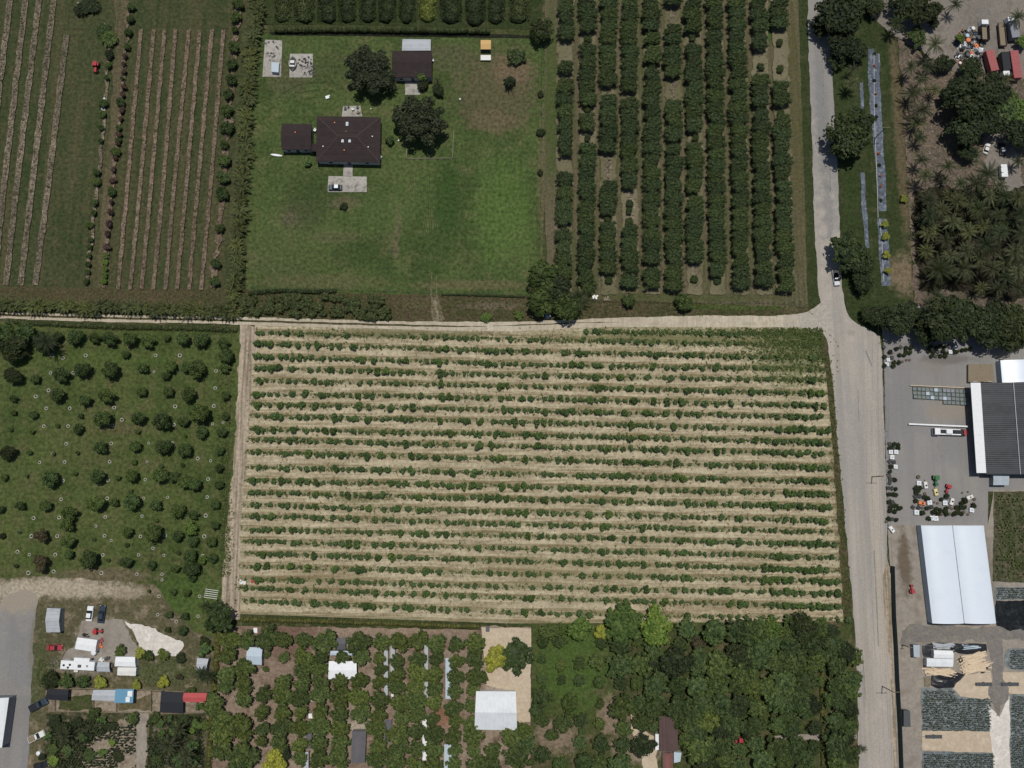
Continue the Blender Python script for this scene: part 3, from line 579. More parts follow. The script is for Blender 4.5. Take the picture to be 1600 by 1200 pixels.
for x0, y0, x1, y1 in ((1052,122,1053,154),(951,240,951,282),(985,296,985,348),(1051,10,1051,36),(1085,412,1086,430)):
    ribbon('row_litter', [(x0,y0),(x1,y1)], 9, 'litterA', 5, .9)

# ================================================================ the field of young bushes
FR = [
"917L 932L 952s 961M 980s 992M 1001M 1011M 1021s 1033M 1042s 1054M 1067s 1075M 1087M 1095M 1109L 1120s 1130M 1140L 1151M 1160M 1178s 1196s 1214s",
"403M 412M 424M 436M 449L 470L 510L 522s 543L 552s 580s 612s 631M 644M 665L 676 685M 696L 706M 717M 728L 738M 747M 758s 768M 780M 797L 812s 828M 838M 849L 870s 884s 911L 920s 929s 940L 950M 960M 973L 984s 996L 1007 1018L 1028M 1040 1050M 1070L 1082s 1095M 1105M 1120 1138M 1151M 1168s 1190s 1212s",
"402L 412L 422L 434s 442M 450L 466L 482L 497L 506s 518L 529L 552L 563s 573M 583s 595M 640M 652M 662M 675M 685M 696L 706M 718L 731M 742M 753s 763L 775L 786M 797L 820L 840M 851M 863s 883L 893s 904L 916L 925s 935s 952M 975L 985M 995 1004M 1015L 1027L 1038M 1049M 1062M 1073L 1084M 1097L 1113M 1123M 1133M 1143M 1153M 1163s 1175M 1195M 1215M 1240s 1268M 1281s",
"402L 415L 425L 438L 447L 458L 468L 478 486M 498s 503L 516M 525M 532M 541M 551s 557L 566L 584L 596s 606M 614M 624M 634L 657M 667M 677M 687L 699M 710s 720M 730M 742M 752M 763L 774M 785M 796M 806M 818M 829M 840M 851M 861M 872M 883M 895L 907L 917M 932L 937L 957L 968M 980L 990M 998M 1011M 1020L 1035M 1043M 1054L 1062s 1071L 1085M 1097L 1108s 1120L 1135-1200M 1212s 1235s 1265M 1282s",
"402L 412L 424L 435L 456L 466s 485L 497 507s 517L 533M 545L 555s 562 577L 590L 602L 614M 627L 637M 645M 655s 665M 687L 697M 707M 715s 727M 737M 749M 762M 774M 784M 795M 820L 830M 840M 852L 875M 886M 897M 908M 920M 932L 940 949M 970L 990L 1012L 1025s 1038M 1049L 1068L 1080M 1090M 1100M 1113M 1126M 1140M 1155M 1168M 1185M 1200M 1222s 1248M 1269L 1284s",
"405L 415 428M 440s 451L 463M 475M 490L 500M 510L 520M 548s 562M 578M 600M 610M 620M 632M 642M 656s 667M 678M 689L 702M 712M 722M 733M 745M 755M 765M 782L 792L 802s 812M 822M 835M 847M 857s 868M 883M 892M 925L 937L 947M 957M 967M 977M 985L 997M 1006M 1017M 1028L 1038M 1048M 1057M 1075L 1085M 1095M 1105M 1117M 1128L 1140M 1155M 1175L 1187M 1197M 1212-1250M 1268L 1281L",
"402L 412M 422M 435M 446s 458L 478L 491s 503L 513M 525 535M 548M 560L 572M 581L 593s 605L 617s 627M 639M 647s 657L 670M 681s 692L 702L 715M 727M 738M 748 760L 782L 795M 805s 817L 830L 840M 851M 862L 875L 886M 898M 908M 921L 931M 943L 954s 965M 977M 990L 999s 1021L 1042L 1054M 1066L 1076s 1088M 1100L 1120L 1132M 1143L 1162M 1173M 1186M 1197M 1205-1228M 1242L 1254L 1264M 1275-1288L",
"402L 412s 422M 438L 450M 460s 470L 485s 493L 505M 517s 529L 541s 553s 562L 575L 597M 610L 621s 633L 645L 656s 667L 677L 688s 698M 709M 721M 731 742M 754M 766M 777s 787L 797M 802M 809M 820M 830M 840M 852L 861M 871M 883L 894L 915L 925s 936L 947M 956M 966r 977L 987s 994s 1008L 1019L 1029s 1041L 1061L 1072M 1082M 1092L 1111M 1125L 1136M 1147M 1160M 1172M 1183M 1193M 1205 1215L 1228M 1237L 1247-1282L",
"402-424M 428L 437L 455M 467L 478L 490M 501L 511s 522L 533L 545M 555L 575L 587s 597M 608 620M 631L 642M 653s 663M 675s 687L 698s 709M 720M 729L 751L 772L 784M 795M 805L 817L 827r 839L 850L 861M 872M 884L 895M 907M 917L 927s 938L 949M 958s 968M 977M 987L 998M 1008M 1020M 1029L 1052L 1062s 1073M 1085M 1098M 1110L 1121M 1133M 1145M 1157M 1170M 1182M 1195M 1205M 1217-1232L 1241-1271L 1282-1293L",
"402L 411M 427L 439M 450s 459L 477L 488s 498M 509L 521L 532s 542s 552L 564M 575M 587M 598L 615L 627L 639M 650M 661M 672M 683 693 704L 713s 723M 733M 740L 749L 764M 775L 785L 795M 803M 812s 822L 832M 842L 853M 863M 874M 883L 893M 902M 912M 922M 933M 945L 955M 965L 975M 985L 995 1004L 1014M 1026L 1037M 1045M 1055s 1067L 1077M 1087M 1100L 1112L 1123M 1134M 1146M 1157L 1168s 1180L 1192M 1200-1225L 1240-1292L",
"403M 415M 425M 436M 452L 462L 473M 483L 494M 505s 514L 524L 545L 558M 578L 590M 601L 613M 623M 633L 644M 653M 665L 675L 697L 717M 727L 738s 748L 769L 779M 789M 799M 809s 819L 829s 840L 851M 861L 870s 882L 894M 904L 922M 938L 949L 961M 973M 985L 1006L 1017M 1027L 1040L 1051s 1062M 1075L 1087L 1097M 1108s 1120L 1132M 1145M 1157M 1165s 1177M 1187M 1197L 1206-1238L 1250-1285L",
"403L 412s 422M 433M 444L 454M 464M 472s 483L 494M 504L 515M 524M 534L 543M 553s 563M 574L 584s 596L 614L 642L 654L 664L 675M 682L 697M 706M 718L 727M 748M 760s 770L 781L 790M 803M 821L 831s 842L 851M 861s 872L 882M 893L 902M 922L 934M 943M 953L 963M 977L 987L 998M 1010L 1020L 1028M 1037s 1047M 1057L 1067M 1078M 1092M 1102M 1112L 1123M 1135M 1145s 1155L 1166M 1177L 1190L 1200-1211M 1220-1252L 1262-1293L",
"403L 415M 426s 438M 446L 458s 468M 479L 490M 502L 524L 535M 545M 554M 563L 584L 594L 606L 631L 643L 654s 664M 676M 686L 697M 707L 729M 741L 751M 762M 772M 783M 795L 803s 817r 827s 838s 850L 862M 874M 885M 896s 906L 917M 927L 945L 957L 968L 979L 990M 1000M 1010M 1021L 1033M 1043M 1056L 1068L 1078s 1090M 1100L 1113L 1121s 1132L 1142s 1152M 1162M 1175L 1187M 1197M 1207-1240M 1250-1292L",
"402M 415L 427M 440L 450M 468L 480L 493L 505M 518M 529L 540M 553s 563M 577L 588M 600s 610L 622L 633L 656L 667L 681M 692M 704L 715M 726L 738L 749L 760s 773M 785L 796M 806L 820L 831M 842M 854M 877L 888L 900M 910L 922M 933M 946L 956M 968L 980M 991L 1002M 1014L 1025s 1036L 1047M 1060M 1072L 1085M 1096L 1108M 1120M 1130M 1142M 1162L 1173M 1184M 1196M 1207M 1230-1262L 1272-1292L",
"402L 412M 423 435L 445M 456M 466L 483s 493L 503s 511L 523M 534M 545L 556M 566M 577L 588M 598L 610M 622s 632M 645M 655L 666M 677L 689L 702M 713L 723L 739L 750L 761L 770M 780L 791L 801M 812L 822M 832L 840s 851L 865L 877M 888L 899M 909M 922M 931M 942L 960L 972M 985L 996M 1007s 1019L 1031M 1042L 1053M 1064s 1075L 1087L 1098M 1110L 1120M 1132M 1143L 1152M 1164L 1175M 1186M 1197L 1208-1295L",
"403L 422M 439L 449L 461M 471M 482M 493L 511L 522L 534L 545M 556M 566M 577L 600L 613M 621L 638L 657L 667L 674M 702L 713M 724M 735L 745M 757M 777M 788M 798L 810L 821L 844L 855M 865L 877M 887M 899M 921L 932M 942s 952L 963M 985M 997L 1008s 1018M 1028M 1040L 1050L 1059s 1070L 1081M 1092M 1104M 1116M 1127L 1135M 1155L 1168M 1182L 1193M 1203s 1215-1240L 1255-1287L",
"403L 413M 425L 437s 447M 458M 466M 478M 489L 500L 520L 533M 545L 556L 587L 601L 611L 623M 645L 656M 667M 677M 687s 698L 710M 720M 731M 742M 752M 763M 774M 785M 797M 803L 810M 825M 837M 846s 860L 870M 881M 892L 911L 922M 931M 942L 950L 960M 971M 982M 993s 1004L 1016M 1027L 1038M 1050L 1062M 1073M 1083M 1095M 1105s 1117L 1139M 1149M 1163L 1174L 1185M 1195M 1203-1230M 1237-1285M",
"403M 412L 420L 433L 444M 458L 470M 480M 491M 502M 514L 523M 544L 555M 566M 577L 595M 606M 617M 627L 644M 654L 667L 686L 698L 708M 718s 730M 751M 762M 773M 783M 793M 803M 813s 825L 846L 857M 867M 880L 902L 912s 922L 933M 944s 955L 975L 988L 1007L 1018M 1029M 1041M 1054M 1065L 1076M 1087M 1098M 1110L 1120M 1131M 1143L 1155L 1172M 1184M 1196M 1206-1243L 1257-1302L",
"403L 413M 423M 434M 443M 458L 469M 480M 492M 503M 514M 524M 534L 545L 557L 586L 601M 612L 628M 638M 648M 659M 669M 680M 710M 722s 748L 759M 770M 782M 792M 801M 812s 824M 836L 866L 876M 886M 899L 916L 928r 940L 950M 961M 970M 983L 993M 1004L 1034L 1045L 1058M 1068L 1080M 1092M 1102M 1114M 1126M 1137M 1148M 1160M 1172M 1184M 1196M 1206-1245L 1263M 1282-1300M",
"403M 411L 422M 431M 438L 450L 462M 480M 490L 515L 526L 536M 546M 554M 562L 574L 591L 612L 624M 636M 645L 657M 667M 696L 708M 718M 728M 737L 765M 778M 788M 797M 810M 820L 830M 842M 860M 869s 880L 898M 907L 921M 931M 938M 949L 967L 976M 987M 997M 1007L 1027M 1037M 1047M 1062L 1073L 1089M 1100M 1112L 1122M 1133M 1145M 1156M 1168M 1180M 1195L 1206-1290L",
"403L 417L 441M 455L 469M 481L 495M 523L 550M 559L 567L 579s 597L 608M 619M 628M 643L 665L 675 686L 720s 741M 765L 781M 790M 805L 827L 835M 855L 885M 910L 930L 950M 982L 992M 1000M 1022-1066L 1076L 1105M 1135M 1148M 1162L 1175M 1187 1195L 1205-1235L 1255L 1272-1308L",
"402L 408M 425M 458L 465L 472M 498M 517L 535L 545M 557L 567 577 585 597 605M 617M 628L 645L 657M 673L 685M 697M 720M 730M 741L 763M 776L 790M 817M 832M 850s 858L 874L 893M 904M 914s 929L 947L 959L 975M 990L 1002s 1010L 1026M 1055L 1071L 1084M 1094M 1110L 1120M 1128L 1137L 1143L 1155s 1166M 1175M 1190M 1207-1253L 1272-1308L",
"407L 417M 425 435M 452L 476L 492M 501M 508M 537L 548M 558L 567M 574M 585L 603M 615L 628M 646L 666L 677M 697L 706s 722L 741L 765s 776M 787M 796M 804s 822L 830L 849s 877L 890M 900s 910M 925M 939M 948L 964M 978M 991M 999L 1008L 1022M 1038L 1055M 1065M 1075s 1090M 1102M 1122s 1142L 1157L 1165L 1180M 1195M 1206-1240L 1250-1298L 1308L",
"407L 413M 423M 430M 440M 448M 459L 466L 490L 497M 510M 522L 532L 541L 565M 572L 582L 594s 606s 617L 632L 643L 660s 672M 677L 689M 700L 710s 720M 729M 760M 768M 796L 821L 840M 846L 860M 871M 888L 905L 921L 939s 1000M 1020L 1054s 1075L 1102M 1112M 1127M 1140M 1153M 1165M 1190M 1206L 1230-1245L 1285L 1310M 1325L"]
bushes = []
for i, rw in enumerate(FR):
    edge = 397 - (rowy(i, 400) - 520)*.036*1.25
    xs = []
    for w in rw.split():
        k = 'M'
        if w[-1].isalpha(): k = w[-1]; w = w[:-1]
        if '-' in w:
            a, b_ = map(float, w.split('-')); n = max(1, round((b_-a)/10.6))
            xs += [(a + (b_-a)*q/n, k) for q in range(n+1)]
        else: xs.append((float(w), k))
    if i > 1:                                   # the row ends beyond x = 400, along the track
        q = 394
        while q > edge + 3: xs.append((q, rnd.choice('MMLs'))); q -= 11
    for x, k in xs:
        if k == 'M' and rnd.random() < .1: k = 's'
        r_ = {'L': rnd.uniform(5.8, 6.9), 'M': rnd.uniform(4.4, 5.5), 's': rnd.uniform(2.9, 4.0), 'r': 3.8}[k]
        if i in (0, 1): r_ *= .92
        bushes.append([x + rnd.uniform(-.5, .5), rowy(i, x) + rnd.uniform(-1.0, 1.0), r_, k, i])
bushes.sort(key=lambda q: -q[2])
single, mass = bushes[:300], bushes[300:]
single.sort(key=lambda q: (q[4], q[0])); cnt = {}
def side(x): return 'left' if x < 690 else ('middle' if x < 990 else 'right')
SZ = lambda r_: 'wide round' if r_ > 6.65 else ('big round' if r_ > 6.35 else 'full round')
for x, y, r_, k, i in single:
    key = (i, side(x)); cnt[key] = cnt.get(key, 0) + 1
    kind = 'bush' if rnd.random() < .8 else 'ragged'
    o = tree(x, y, r_, kind, 'orchard_bush', f'{SZ(r_)} green bush, {nth(cnt[key])} largest-size bush in {side(x)} third of field row {nth(i+1)}'.replace('largest-size', 'large'), 'young bushes in rows on the pale field', h=r_*.2*.72, cat='bush', whole=True, asp=rnd.uniform(.92, 1.2))
    o.scale = (o.scale[0], o.scale[1], o.scale[2]*1.05)
# all the smaller bushes of the same field as one mesh
def bushmass(items, nclump, nleaf, leaf, zf=.7, cr=.46, spread=.6):
    TV, TT, CC, NN, SS, n0 = [], [], [], [], [], 0
    for x, y, r_, k, i in items:
        c = P(x, y, r_*.2*zf); R_ = r_*mpp(x, y); m = max(3, int(nclump*(r_/4.5)**1.2)) if k != 'r' else 2
        for q in range(m):
            a = rng.uniform(0, 6.28); d = math.sqrt((q+.4)/m)*spread*R_; rr = cr*R_*rng.uniform(.7, 1.15)*(.6 if k in 'sr' else 1)
            cc = np.array([c.x + math.cos(a)*d, c.y + math.sin(a)*d, c.z + rng.uniform(-.15, .35)*R_])
            V_ = ICO1[0]*rr*.86*rng.uniform(.9, 1.08, (len(ICO1[0]), 1)) + cc; TV.append(V_); TT.append(ICO1[1] + n0); n0 += len(V_)
            nl = int(nleaf/m); D = rng.normal(0, 1, (nl, 3)); D[:, 2] = np.abs(D[:, 2]) - .3; D /= np.linalg.norm(D, axis=1)[:, None]
            CC.append(cc + D*rr*rng.uniform(.85, 1.15, (nl, 1))); NN.append(D + [0, 0, .5]); SS.append(np.full(nl, leaf*R_))
    C_, N_, S_ = map(np.concatenate, (CC, NN, SS)); V_, Q_ = leafquads(C_, N_, S_)
    return np.concatenate(TV), np.concatenate(TT), V_, Q_
M['l_bush2'] = leafmat('small_bush_leaves', (.036,.066,.022), (.082,.125,.040), 0, .9)
o = link('young_bushes', joinTQ('young_bushes', *bushmass(mass, 6, 110, .21), M['l_bush2']))
tag(o, 'the many smaller green bushes filling the rows of the pale field', 'bushes', kind='stuff')
# weeds and dry tufts
def tufts(name, mat, pts, size, n_leaf=5, label='', cat='weeds'):
    C_ = np.repeat(np.array(pts), n_leaf, axis=0); C_ = C_ + rng.normal(0, 1, C_.shape)*np.array([size*.7, size*.7, 0]); C_[:, 2] += rng.uniform(.03, size*.8, len(C_))
    N_ = rng.normal(0, .6, C_.shape) + np.array([0, 0, .8]); V_, Q_ = leafquads(C_, N_, size, .5)
    return tag(link(name, npmesh(name, V_, Q_, M[mat])), label, cat, kind='stuff')
def W3(x, y): p = P(x, y); return (p.x, p.y, .004*LV[0]*.5)
pts = []
for i in range(len(ROWS)):
    x0, x1 = fx(0, rowy(i, 400)) + 2, fx(1, rowy(i, 1200)) - 2
    if i == 0: x0 = 925
    for _ in range(760):
        x = rnd.uniform(x0, x1); dens = 1 if x > 1130 and i < 6 else (.8 if i in (0, 1, 2) else .5)
        if rnd.random() < dens: pts.append(W3(x, rowy(i, x) + rnd.gauss(0, 2.2)))
for _ in range(1100):
    t = rnd.random(); x = 1285 - abs(rnd.gauss(0, 70)); y = 513 + abs(rnd.gauss(0, 32)); pts.append(W3(x, y))
tufts('field_weeds', 'l_weed', pts, .28, 6, 'low green weeds scattered along the rows of the pale field')
pts = [W3(rnd.uniform(385, 1310), rnd.uniform(512, 962)) for _ in range(3200)]
tufts('dry_grass', 'l_dry', pts, .2, 4, 'dry brownish grass tufts on the pale field soil', 'grass')
pts = []
for _ in range(2600):
    x, y = rnd.choice([(lambda yy: (1294 + (yy-560)*.085 + rnd.gauss(0, 2.5), yy))(rnd.uniform(560, 965)), (rnd.uniform(372, 600), rnd.uniform(458, 498)), (rnd.uniform(600, 1270), rnd.uniform(470, 494)), (rnd.gauss(352, 6), rnd.uniform(560, 900)), (rnd.uniform(225, 325) if rnd.random() < .5 else rnd.uniform(58, 118), rnd.uniform(1030, 1072)), (rnd.gauss(352, 5), rnd.uniform(700, 900))])
    pts.append(W3(x, y))
tufts('rough_grass', 'l_weed', pts, .22, 5, 'rough grass tufts along the lane, the track and the scrubby yard', 'grass')
# crop plants on the litter rows of the two farm plots
CC, NN = [], []
for strips, cols, sp, jit in ((SA, (-3.6, -2.2, -.8, .6, 2.0), 2.2, .5), (SB, (-1.5, 1.5), 3.6, .6)):
    for p3 in strips:
        for (a, b_) in zip(p3[:-1], p3[1:]):
            n = int(math.hypot(b_[0]-a[0], b_[1]-a[1])/sp)
            for q in range(n):
                for c_ in cols:
                    if rnd.random() < .12: continue
                    x = a[0] + (b_[0]-a[0])*q/n + c_ + rnd.gauss(0, jit); y = a[1] + (b_[1]-a[1])*q/n + rnd.gauss(0, jit)
                    if -10 < x < 400 and -8 < y < 460:
                        p = P(x, y, .2)
                        for _ in range(8 if strips is SA else 6):
                            CC.append((p.x + rnd.gauss(0, .11), p.y + rnd.gauss(0, .11), .12 + rnd.random()*.22)); NN.append((rnd.gauss(0, .5), rnd.gauss(0, .5), 1))
V_, Q_ = leafquads(np.array(CC), np.array(NN), .27, .6)
tag(link('crop_plants', npmesh('crop_plants', V_, Q_, M['l_crop'])), 'small dark crop plants in rows on the two farm plots', 'crop', kind='stuff')
# ================================================================ trees of the hedged upper orchard
CN = {c: nth(i+1) for i, c in enumerate(ORCH)}
for c in ORCH:
    spots = []
    for w in ORCH[c][1].split():
        k, w = w[0], w[1:]
        if k == 's': spots.append((float(w), 5.5, 6))
        else:
            neg = w[0] == '-'; a, b_ = (w[1:] if neg else w).split('-'); a = float(a)*(-1 if neg else 1); b_ = float(b_); L_ = b_ - a; n = max(1, round(L_/18.5))
            for q in range(n): spots.append((a + L_*(q+.5)/n, 14.0, L_/n/2 + 2.2))
    for j, (y, rx, ry_) in enumerate(spots):
        small = rx < 10; rx2 = rx*rnd.uniform(.92, 1.06)
        if c == 'A': rx2 *= .92
        tree(colx(c, y) + rnd.uniform(-.8, .8), y, rx2, 'orch', 'orchard_tree', f'{"small dark" if small else "dark hedged"} fruit tree, {nth(j+1)} from the top in the {CN[c]} column of the dense orchard', 'trees of the dense upper orchard', h=1.1 if small else 2.3, asp=min(1.1, ry_/rx2), cz=.9 if small else .72)
# ================================================================ scattered trees of the left orchard
LO = crop("92,-922,16 119,-920,26 149,-895,20", 0, 900)[:0]
LO = [(92,526,9,''),(119,527,13,''),(149,527,10,''),(173,528,13,''),(203,529,13,''),(232,531,12,''),(261,528,6,''),(287,531,12,''),(315,531,13,''),(20,545,22,'d'),(68,536,17,'d'),(25,555,16,'d'),(8,522,20,''),(38,520,17,''),(197,554,7,''),
 (130,578,14,''),(97,584,14,''),(173,580,15,''),(225,575,10,''),(267,574,11,''),(307,577,15,''),(292,573,10,''),(354,558,13,''),(20,587,15,'d'),(350,535,10,''),(352,574,9,''),(260,587,8,''),(56,592,8,'')]
LO += crop("88,88,28 368,68,52 532,100,44 672,68,56 888,48,36 1056,48,36 1188,64,52 1408,72,32 88,180,20 212,192,28 508,200,20 648,216,60 868,212,48 1024,232,64 1148,232,40 1252,192,72 1408,200,28 68,284,16 200,296,20 360,260,16 496,280,36 860,296,20 1256,300,44 1160,324,12 1388,300,36 48,432,52d 184,428,20 336,436,14 484,432,16 636,396,48 848,388,40 1028,392,56 1160,412,48 1376,416,32 840,488,20 1008,512,16 1144,504,16 24,584,26 168,572,14 312,592,58 472,560,16 620,576,54 736,584,22 828,580,44 1008,568,52 1092,580,40 1160,608,48 1220,632,48 1376,524,32 1372,628,32 4,784,28 132,760,36 288,760,40 440,800,52 600,744,62 720,740,32 820,736,60 820,672,18 980,756,44 1116,792,48 1212,812,36 1348,752,32 428,880,48 260,948,52b 428,984,46 804,924,40 960,936,64 1116,948,42 1208,984,36 1192,904,46y 1344,880,32 1324,984,36 976,852,16 120,924,14 588,972,14 796,1008,16 252,1120,58b 432,1068,34 560,1104,60 788,1112,44 944,1132,32 1096,1152,32 1192,1072,44 1200,1152,56 1328,1088,34 1268,1100,30y 100,1136,16 1116,1056,16 676,1100,14 16,950,20d", 0, 600)
LO += crop("1080,100,26 1168,104,28 932,96,14 1056,240,28 1160,252,30 1052,336,22 1148,340,34 1200,10,30", 0, 900)
KM = {'': 'left', 'd': 'dark', 'b': 'brown', 'y': 'bright', 'Y': 'yellow', 'g': 'bright', 'p': 'purple', 'o': 'orange'}
AD = {'': 'green', 'd': 'very dark', 'b': 'brownish', 'y': 'yellowish', 'Y': 'yellow-green', 'g': 'bright green', 'p': 'dull purple', 'o': 'orange'}
def szword(r_, a=6, b_=11): return 'small' if r_ < a else ('medium' if r_ < b_ else 'large')
for (x, y, r_, k), j, i in banded(LO, 17):
    tree(x, y, r_*.93, KM[k], 'fruit_tree', f'{szword(r_)} {AD[k]} tree, {nth(j)} from left in {nth(i)} row of the grassy left orchard', 'scattered trees of the left orchard', h=max(.8, r_*.2*.95), asp=rnd.uniform(.9, 1.1), whole=r_ < 4.2)
# pale mulch rings round saplings
RG = "292,152,12 438,152,12 716,148,13 1097,140,14 1338,138,13 276,264,12 428,264,12 706,260,12 1088,254,13 415,374,12 698,372,12 1078,370,12 1238,466,13 335,436,14 688,486,12 484,432,13 406,488,12 250,490,11 396,604,12 678,602,12 910,598,11 1302,594,13 385,720,12 672,714,12 1296,706,12 900,714,10 372,834,13 212,838,13 660,832,12 1288,822,14 890,826,11 200,950,14 360,950,13 655,948,12 880,952,12 1278,952,14 1034,948,12 348,1066,13 186,1066,11 645,1068,12 1268,1074,13 868,1068,11 180,1180,15 338,1172,13 636,1180,14 858,1188,11 1014,1188,11 1330,250,10 1318,480,10 1050,708,10 226,78,13 306,40,13 1346,26,12 112,1048,13 68,284,14 184,430,15 764,224,13 126,924,13 590,972,13 958,1026,11 696,978,10 1026,1070,10 1396,240,9 64,286,10 602,888,10 932,370,9 920,486,9".split()
RGp = crop(' '.join(RG), 0, 600) + crop("328,1022,13 396,1038,12 538,1022,13 975,1022,12 1126,1022,14 1352,1118,12 318,1132,11 460,1130,12 965,1124,9 1110,1120,9", 0, 300) + crop("996,126,12 1104,284,12 1240,250,11 988,240,11 1250,126,11 1014,24,10", 0, 900)
for (x, y, r_, k), j, i in banded(RGp, 14):
    p = P(x, y); q = r_*mpp(x, y)
    rt = thing('mulch_ring', f'pale mulch ring round a sapling, {nth(j)} from left in {nth(i)} line of rings, left orchard', 'mulch ring', (p.x, p.y, .004*LV[0]*.3), rnd.uniform(0, 6), 'pale rings round saplings in the left orchard')
    b = B(); b.ring((0,0,0), q*.5, q*.92, .1, 12); b.obj('ring', 'concrete', rt)
    s_ = link('sapling', rnd.choice(CR['ragged']), rt); s_.scale = (q*.5, q*.5, q*.6); s_.location = (0, 0, q*.4)
# ================================================================ bottom grove
GR = crop("70,385,70 175,395,45 300,395,48 430,415,70 645,410,70 785,415,55 900,415,58 1015,405,58 1130,425,58 1250,425,48 1375,415,60 295,510,58 540,505,45 660,510,48 770,510,38 885,530,45 1010,520,52 1125,510,45 1255,530,45 1370,525,52 405,510,48 395,575,52 295,590,58 780,580,40 885,625,52 1005,600,60 1115,620,55 1250,625,48 1380,625,58 175,665,50 160,740,62 290,680,52 400,660,52 530,650,46 650,650,52 775,660,45 880,690,48 1000,690,52 1115,700,50 1240,720,45 1350,715,38 270,760,52 400,740,60 525,750,64 640,750,58 775,770,58 900,790,58 1000,780,62 1115,790,50 1235,820,55 1340,810,40 45,740,48 40,850,45 165,850,50 285,850,40 400,840,46 525,860,52 655,860,58 770,865,46 1000,860,55 905,890,46 1105,890,40 1245,905,42 1350,920,52 160,950,60 275,950,55 395,940,60 525,950,62 750,950,55 880,990,62 1000,970,55 1115,990,60 1230,1000,52 1355,1000,62 40,960,42 35,1030,36 150,1045,52 275,1060,50 395,1040,56 525,1040,56 760,1060,52 895,1080,58 1005,1080,50 1110,1080,56 1245,1090,42 1355,1090,42 825,1105,35g 395,1140,58 280,1135,42 520,1140,62 750,1150,52 870,1170,58 990,1180,52 1110,1180,62 1240,1170,46 1380,1180,60 1480,1090,52 1480,1180,55 1590,1000,64 1500,510,78Y 1620,500,98g 130,1160,82Y 175,510,32 60,580,18 70,490,22 175,1110,40d", 400, 900)
GR += crop("1440,400,60 1540,400,50 1420,490,55 1420,620,60 1410,690,46 1530,570,62 1530,680,50 1520,765,50 1340,820,62y 1390,900,55 1510,950,80 1390,1000,62y 1380,1080,60y 1520,1130,90 1370,960,50 1330,760,40y 1290,930,30", 0, 900)
for (x, y, r_, k), j, i in banded(GR, 20):
    kd = {'': 'grove', 'g': 'wood', 'y': 'grove', 'Y': 'yellow', 'd': 'dark'}[k]
    if x > 795 and y < 1060: kd, k = 'wood', ''
    tree(x, y, r_*1.06, kd, 'grove_tree', f'{szword(r_, 11, 15)} {AD[k]} tree, {nth(j)} from left in {nth(i)} row of the brown-soil grove', 'trees of the grove on brown soil', h=2.6 if r_ > 8 else 1.2, asp=rnd.uniform(.9, 1.12), cz=.75, whole=r_ < 7)
# ================================================================ mixed wood, bottom right
WD = crop("420,330,78g 700,290,118B 900,320,100g 640,360,50 560,350,50Y 230,340,80 310,330,55 200,410,62 300,410,60 560,420,48 680,430,66 890,440,62 790,400,42 1100,330,62 1250,350,82 1430,340,92 1530,340,82 1050,430,50 1160,420,50b 190,520,46 420,545,52 535,540,52y 310,560,36y 670,560,78 800,550,68 1030,540,98 900,550,42 1170,540,74 1290,560,92y 1430,500,84 1550,480,92 1450,600,84 180,640,52 310,650,40 420,655,52 545,655,56 680,670,42 780,670,42 900,680,78 1040,680,64 1150,690,72 1280,680,72 1400,680,62 1510,700,64y 1590,700,62y 190,760,92 150,840,62 370,790,84 550,800,40 680,820,84y 790,800,68 900,820,64 1040,830,84 1180,800,84 1290,800,74 1410,820,72d 1530,820,62y 190,900,60 320,920,84 430,900,62 550,920,52 700,950,52 810,920,52y 890,940,34 1100,900,74 1220,900,74 1380,940,74 1520,930,74 250,990,64 440,970,36 430,1040,46 560,1050,54 690,1050,52 820,1060,72d 1160,980,74 1300,980,64 1170,1090,86 1300,1070,74 1420,1080,46 1520,1040,60 60,970,92 80,1050,64 40,1130,84 190,1120,50 300,1180,50 450,1150,64 540,1170,50 680,1170,72 1220,1180,82 1330,1160,62y 1420,1180,50 1560,1150,74 1100,1020,60 1480,960,60 1340,860,60 980,900,55", 800, 900)
WD += crop("20,320,62g 120,360,60y 220,320,82d 150,280,50 310,330,62 400,350,50 30,420,62 130,450,74 260,430,74 360,400,50 410,430,64 490,480,58 540,510,52 50,540,72 170,550,82 290,540,64 380,500,50 430,560,64 520,640,64 100,660,82 220,660,82 310,660,40 430,680,64 520,720,58 60,780,82 180,790,82 280,800,56 380,770,50 440,790,64 510,840,54 120,850,60 240,850,50 420,900,62 500,930,62 60,940,62 150,950,64 290,950,46 430,1060,82 500,1120,72 420,1160,64 60,1080,72 170,1080,72 280,1070,48 230,1150,60 490,1010,50 400,970,40 100,1160,60", 1200, 900)
crowns('bamboo', 1, 'l_bush', clumps=90, leaves=4200, leaf=.07, spread=.88, cr=.13, flat=.6)
for (x, y, r_, k), j, i in banded(WD, 16):
    if k == 'B':
        tree(x, y, r_*1.05, 'bamboo', 'bamboo_clump', 'dense dark green bamboo-like clump at the lower edge of the pale field', None, h=3.0, cat='bamboo'); continue
    kd = {'': 'wood', 'g': 'bright', 'y': 'grove', 'Y': 'yellow', 'd': 'dark', 'b': 'brown'}[k]
    if x < 965 and k == '' and y < 1150: r_ *= .7; kd = rnd.choice(('left', 'grove', 'left', 'wood'))
    elif k == '' and rnd.random() < .35: kd = rnd.choice(('left', 'dark', 'grove'))
    tree(x, y, r_, kd, 'wood_tree', f'{szword(r_, 12.5, 18)} {AD[k]} tree, {nth(j)} from left in {nth(i)} band of the mixed wood', 'trees of the mixed wood beside the road', h=max(1.6, r_*.2*.8), asp=rnd.uniform(.88, 1.12), cz=.8)
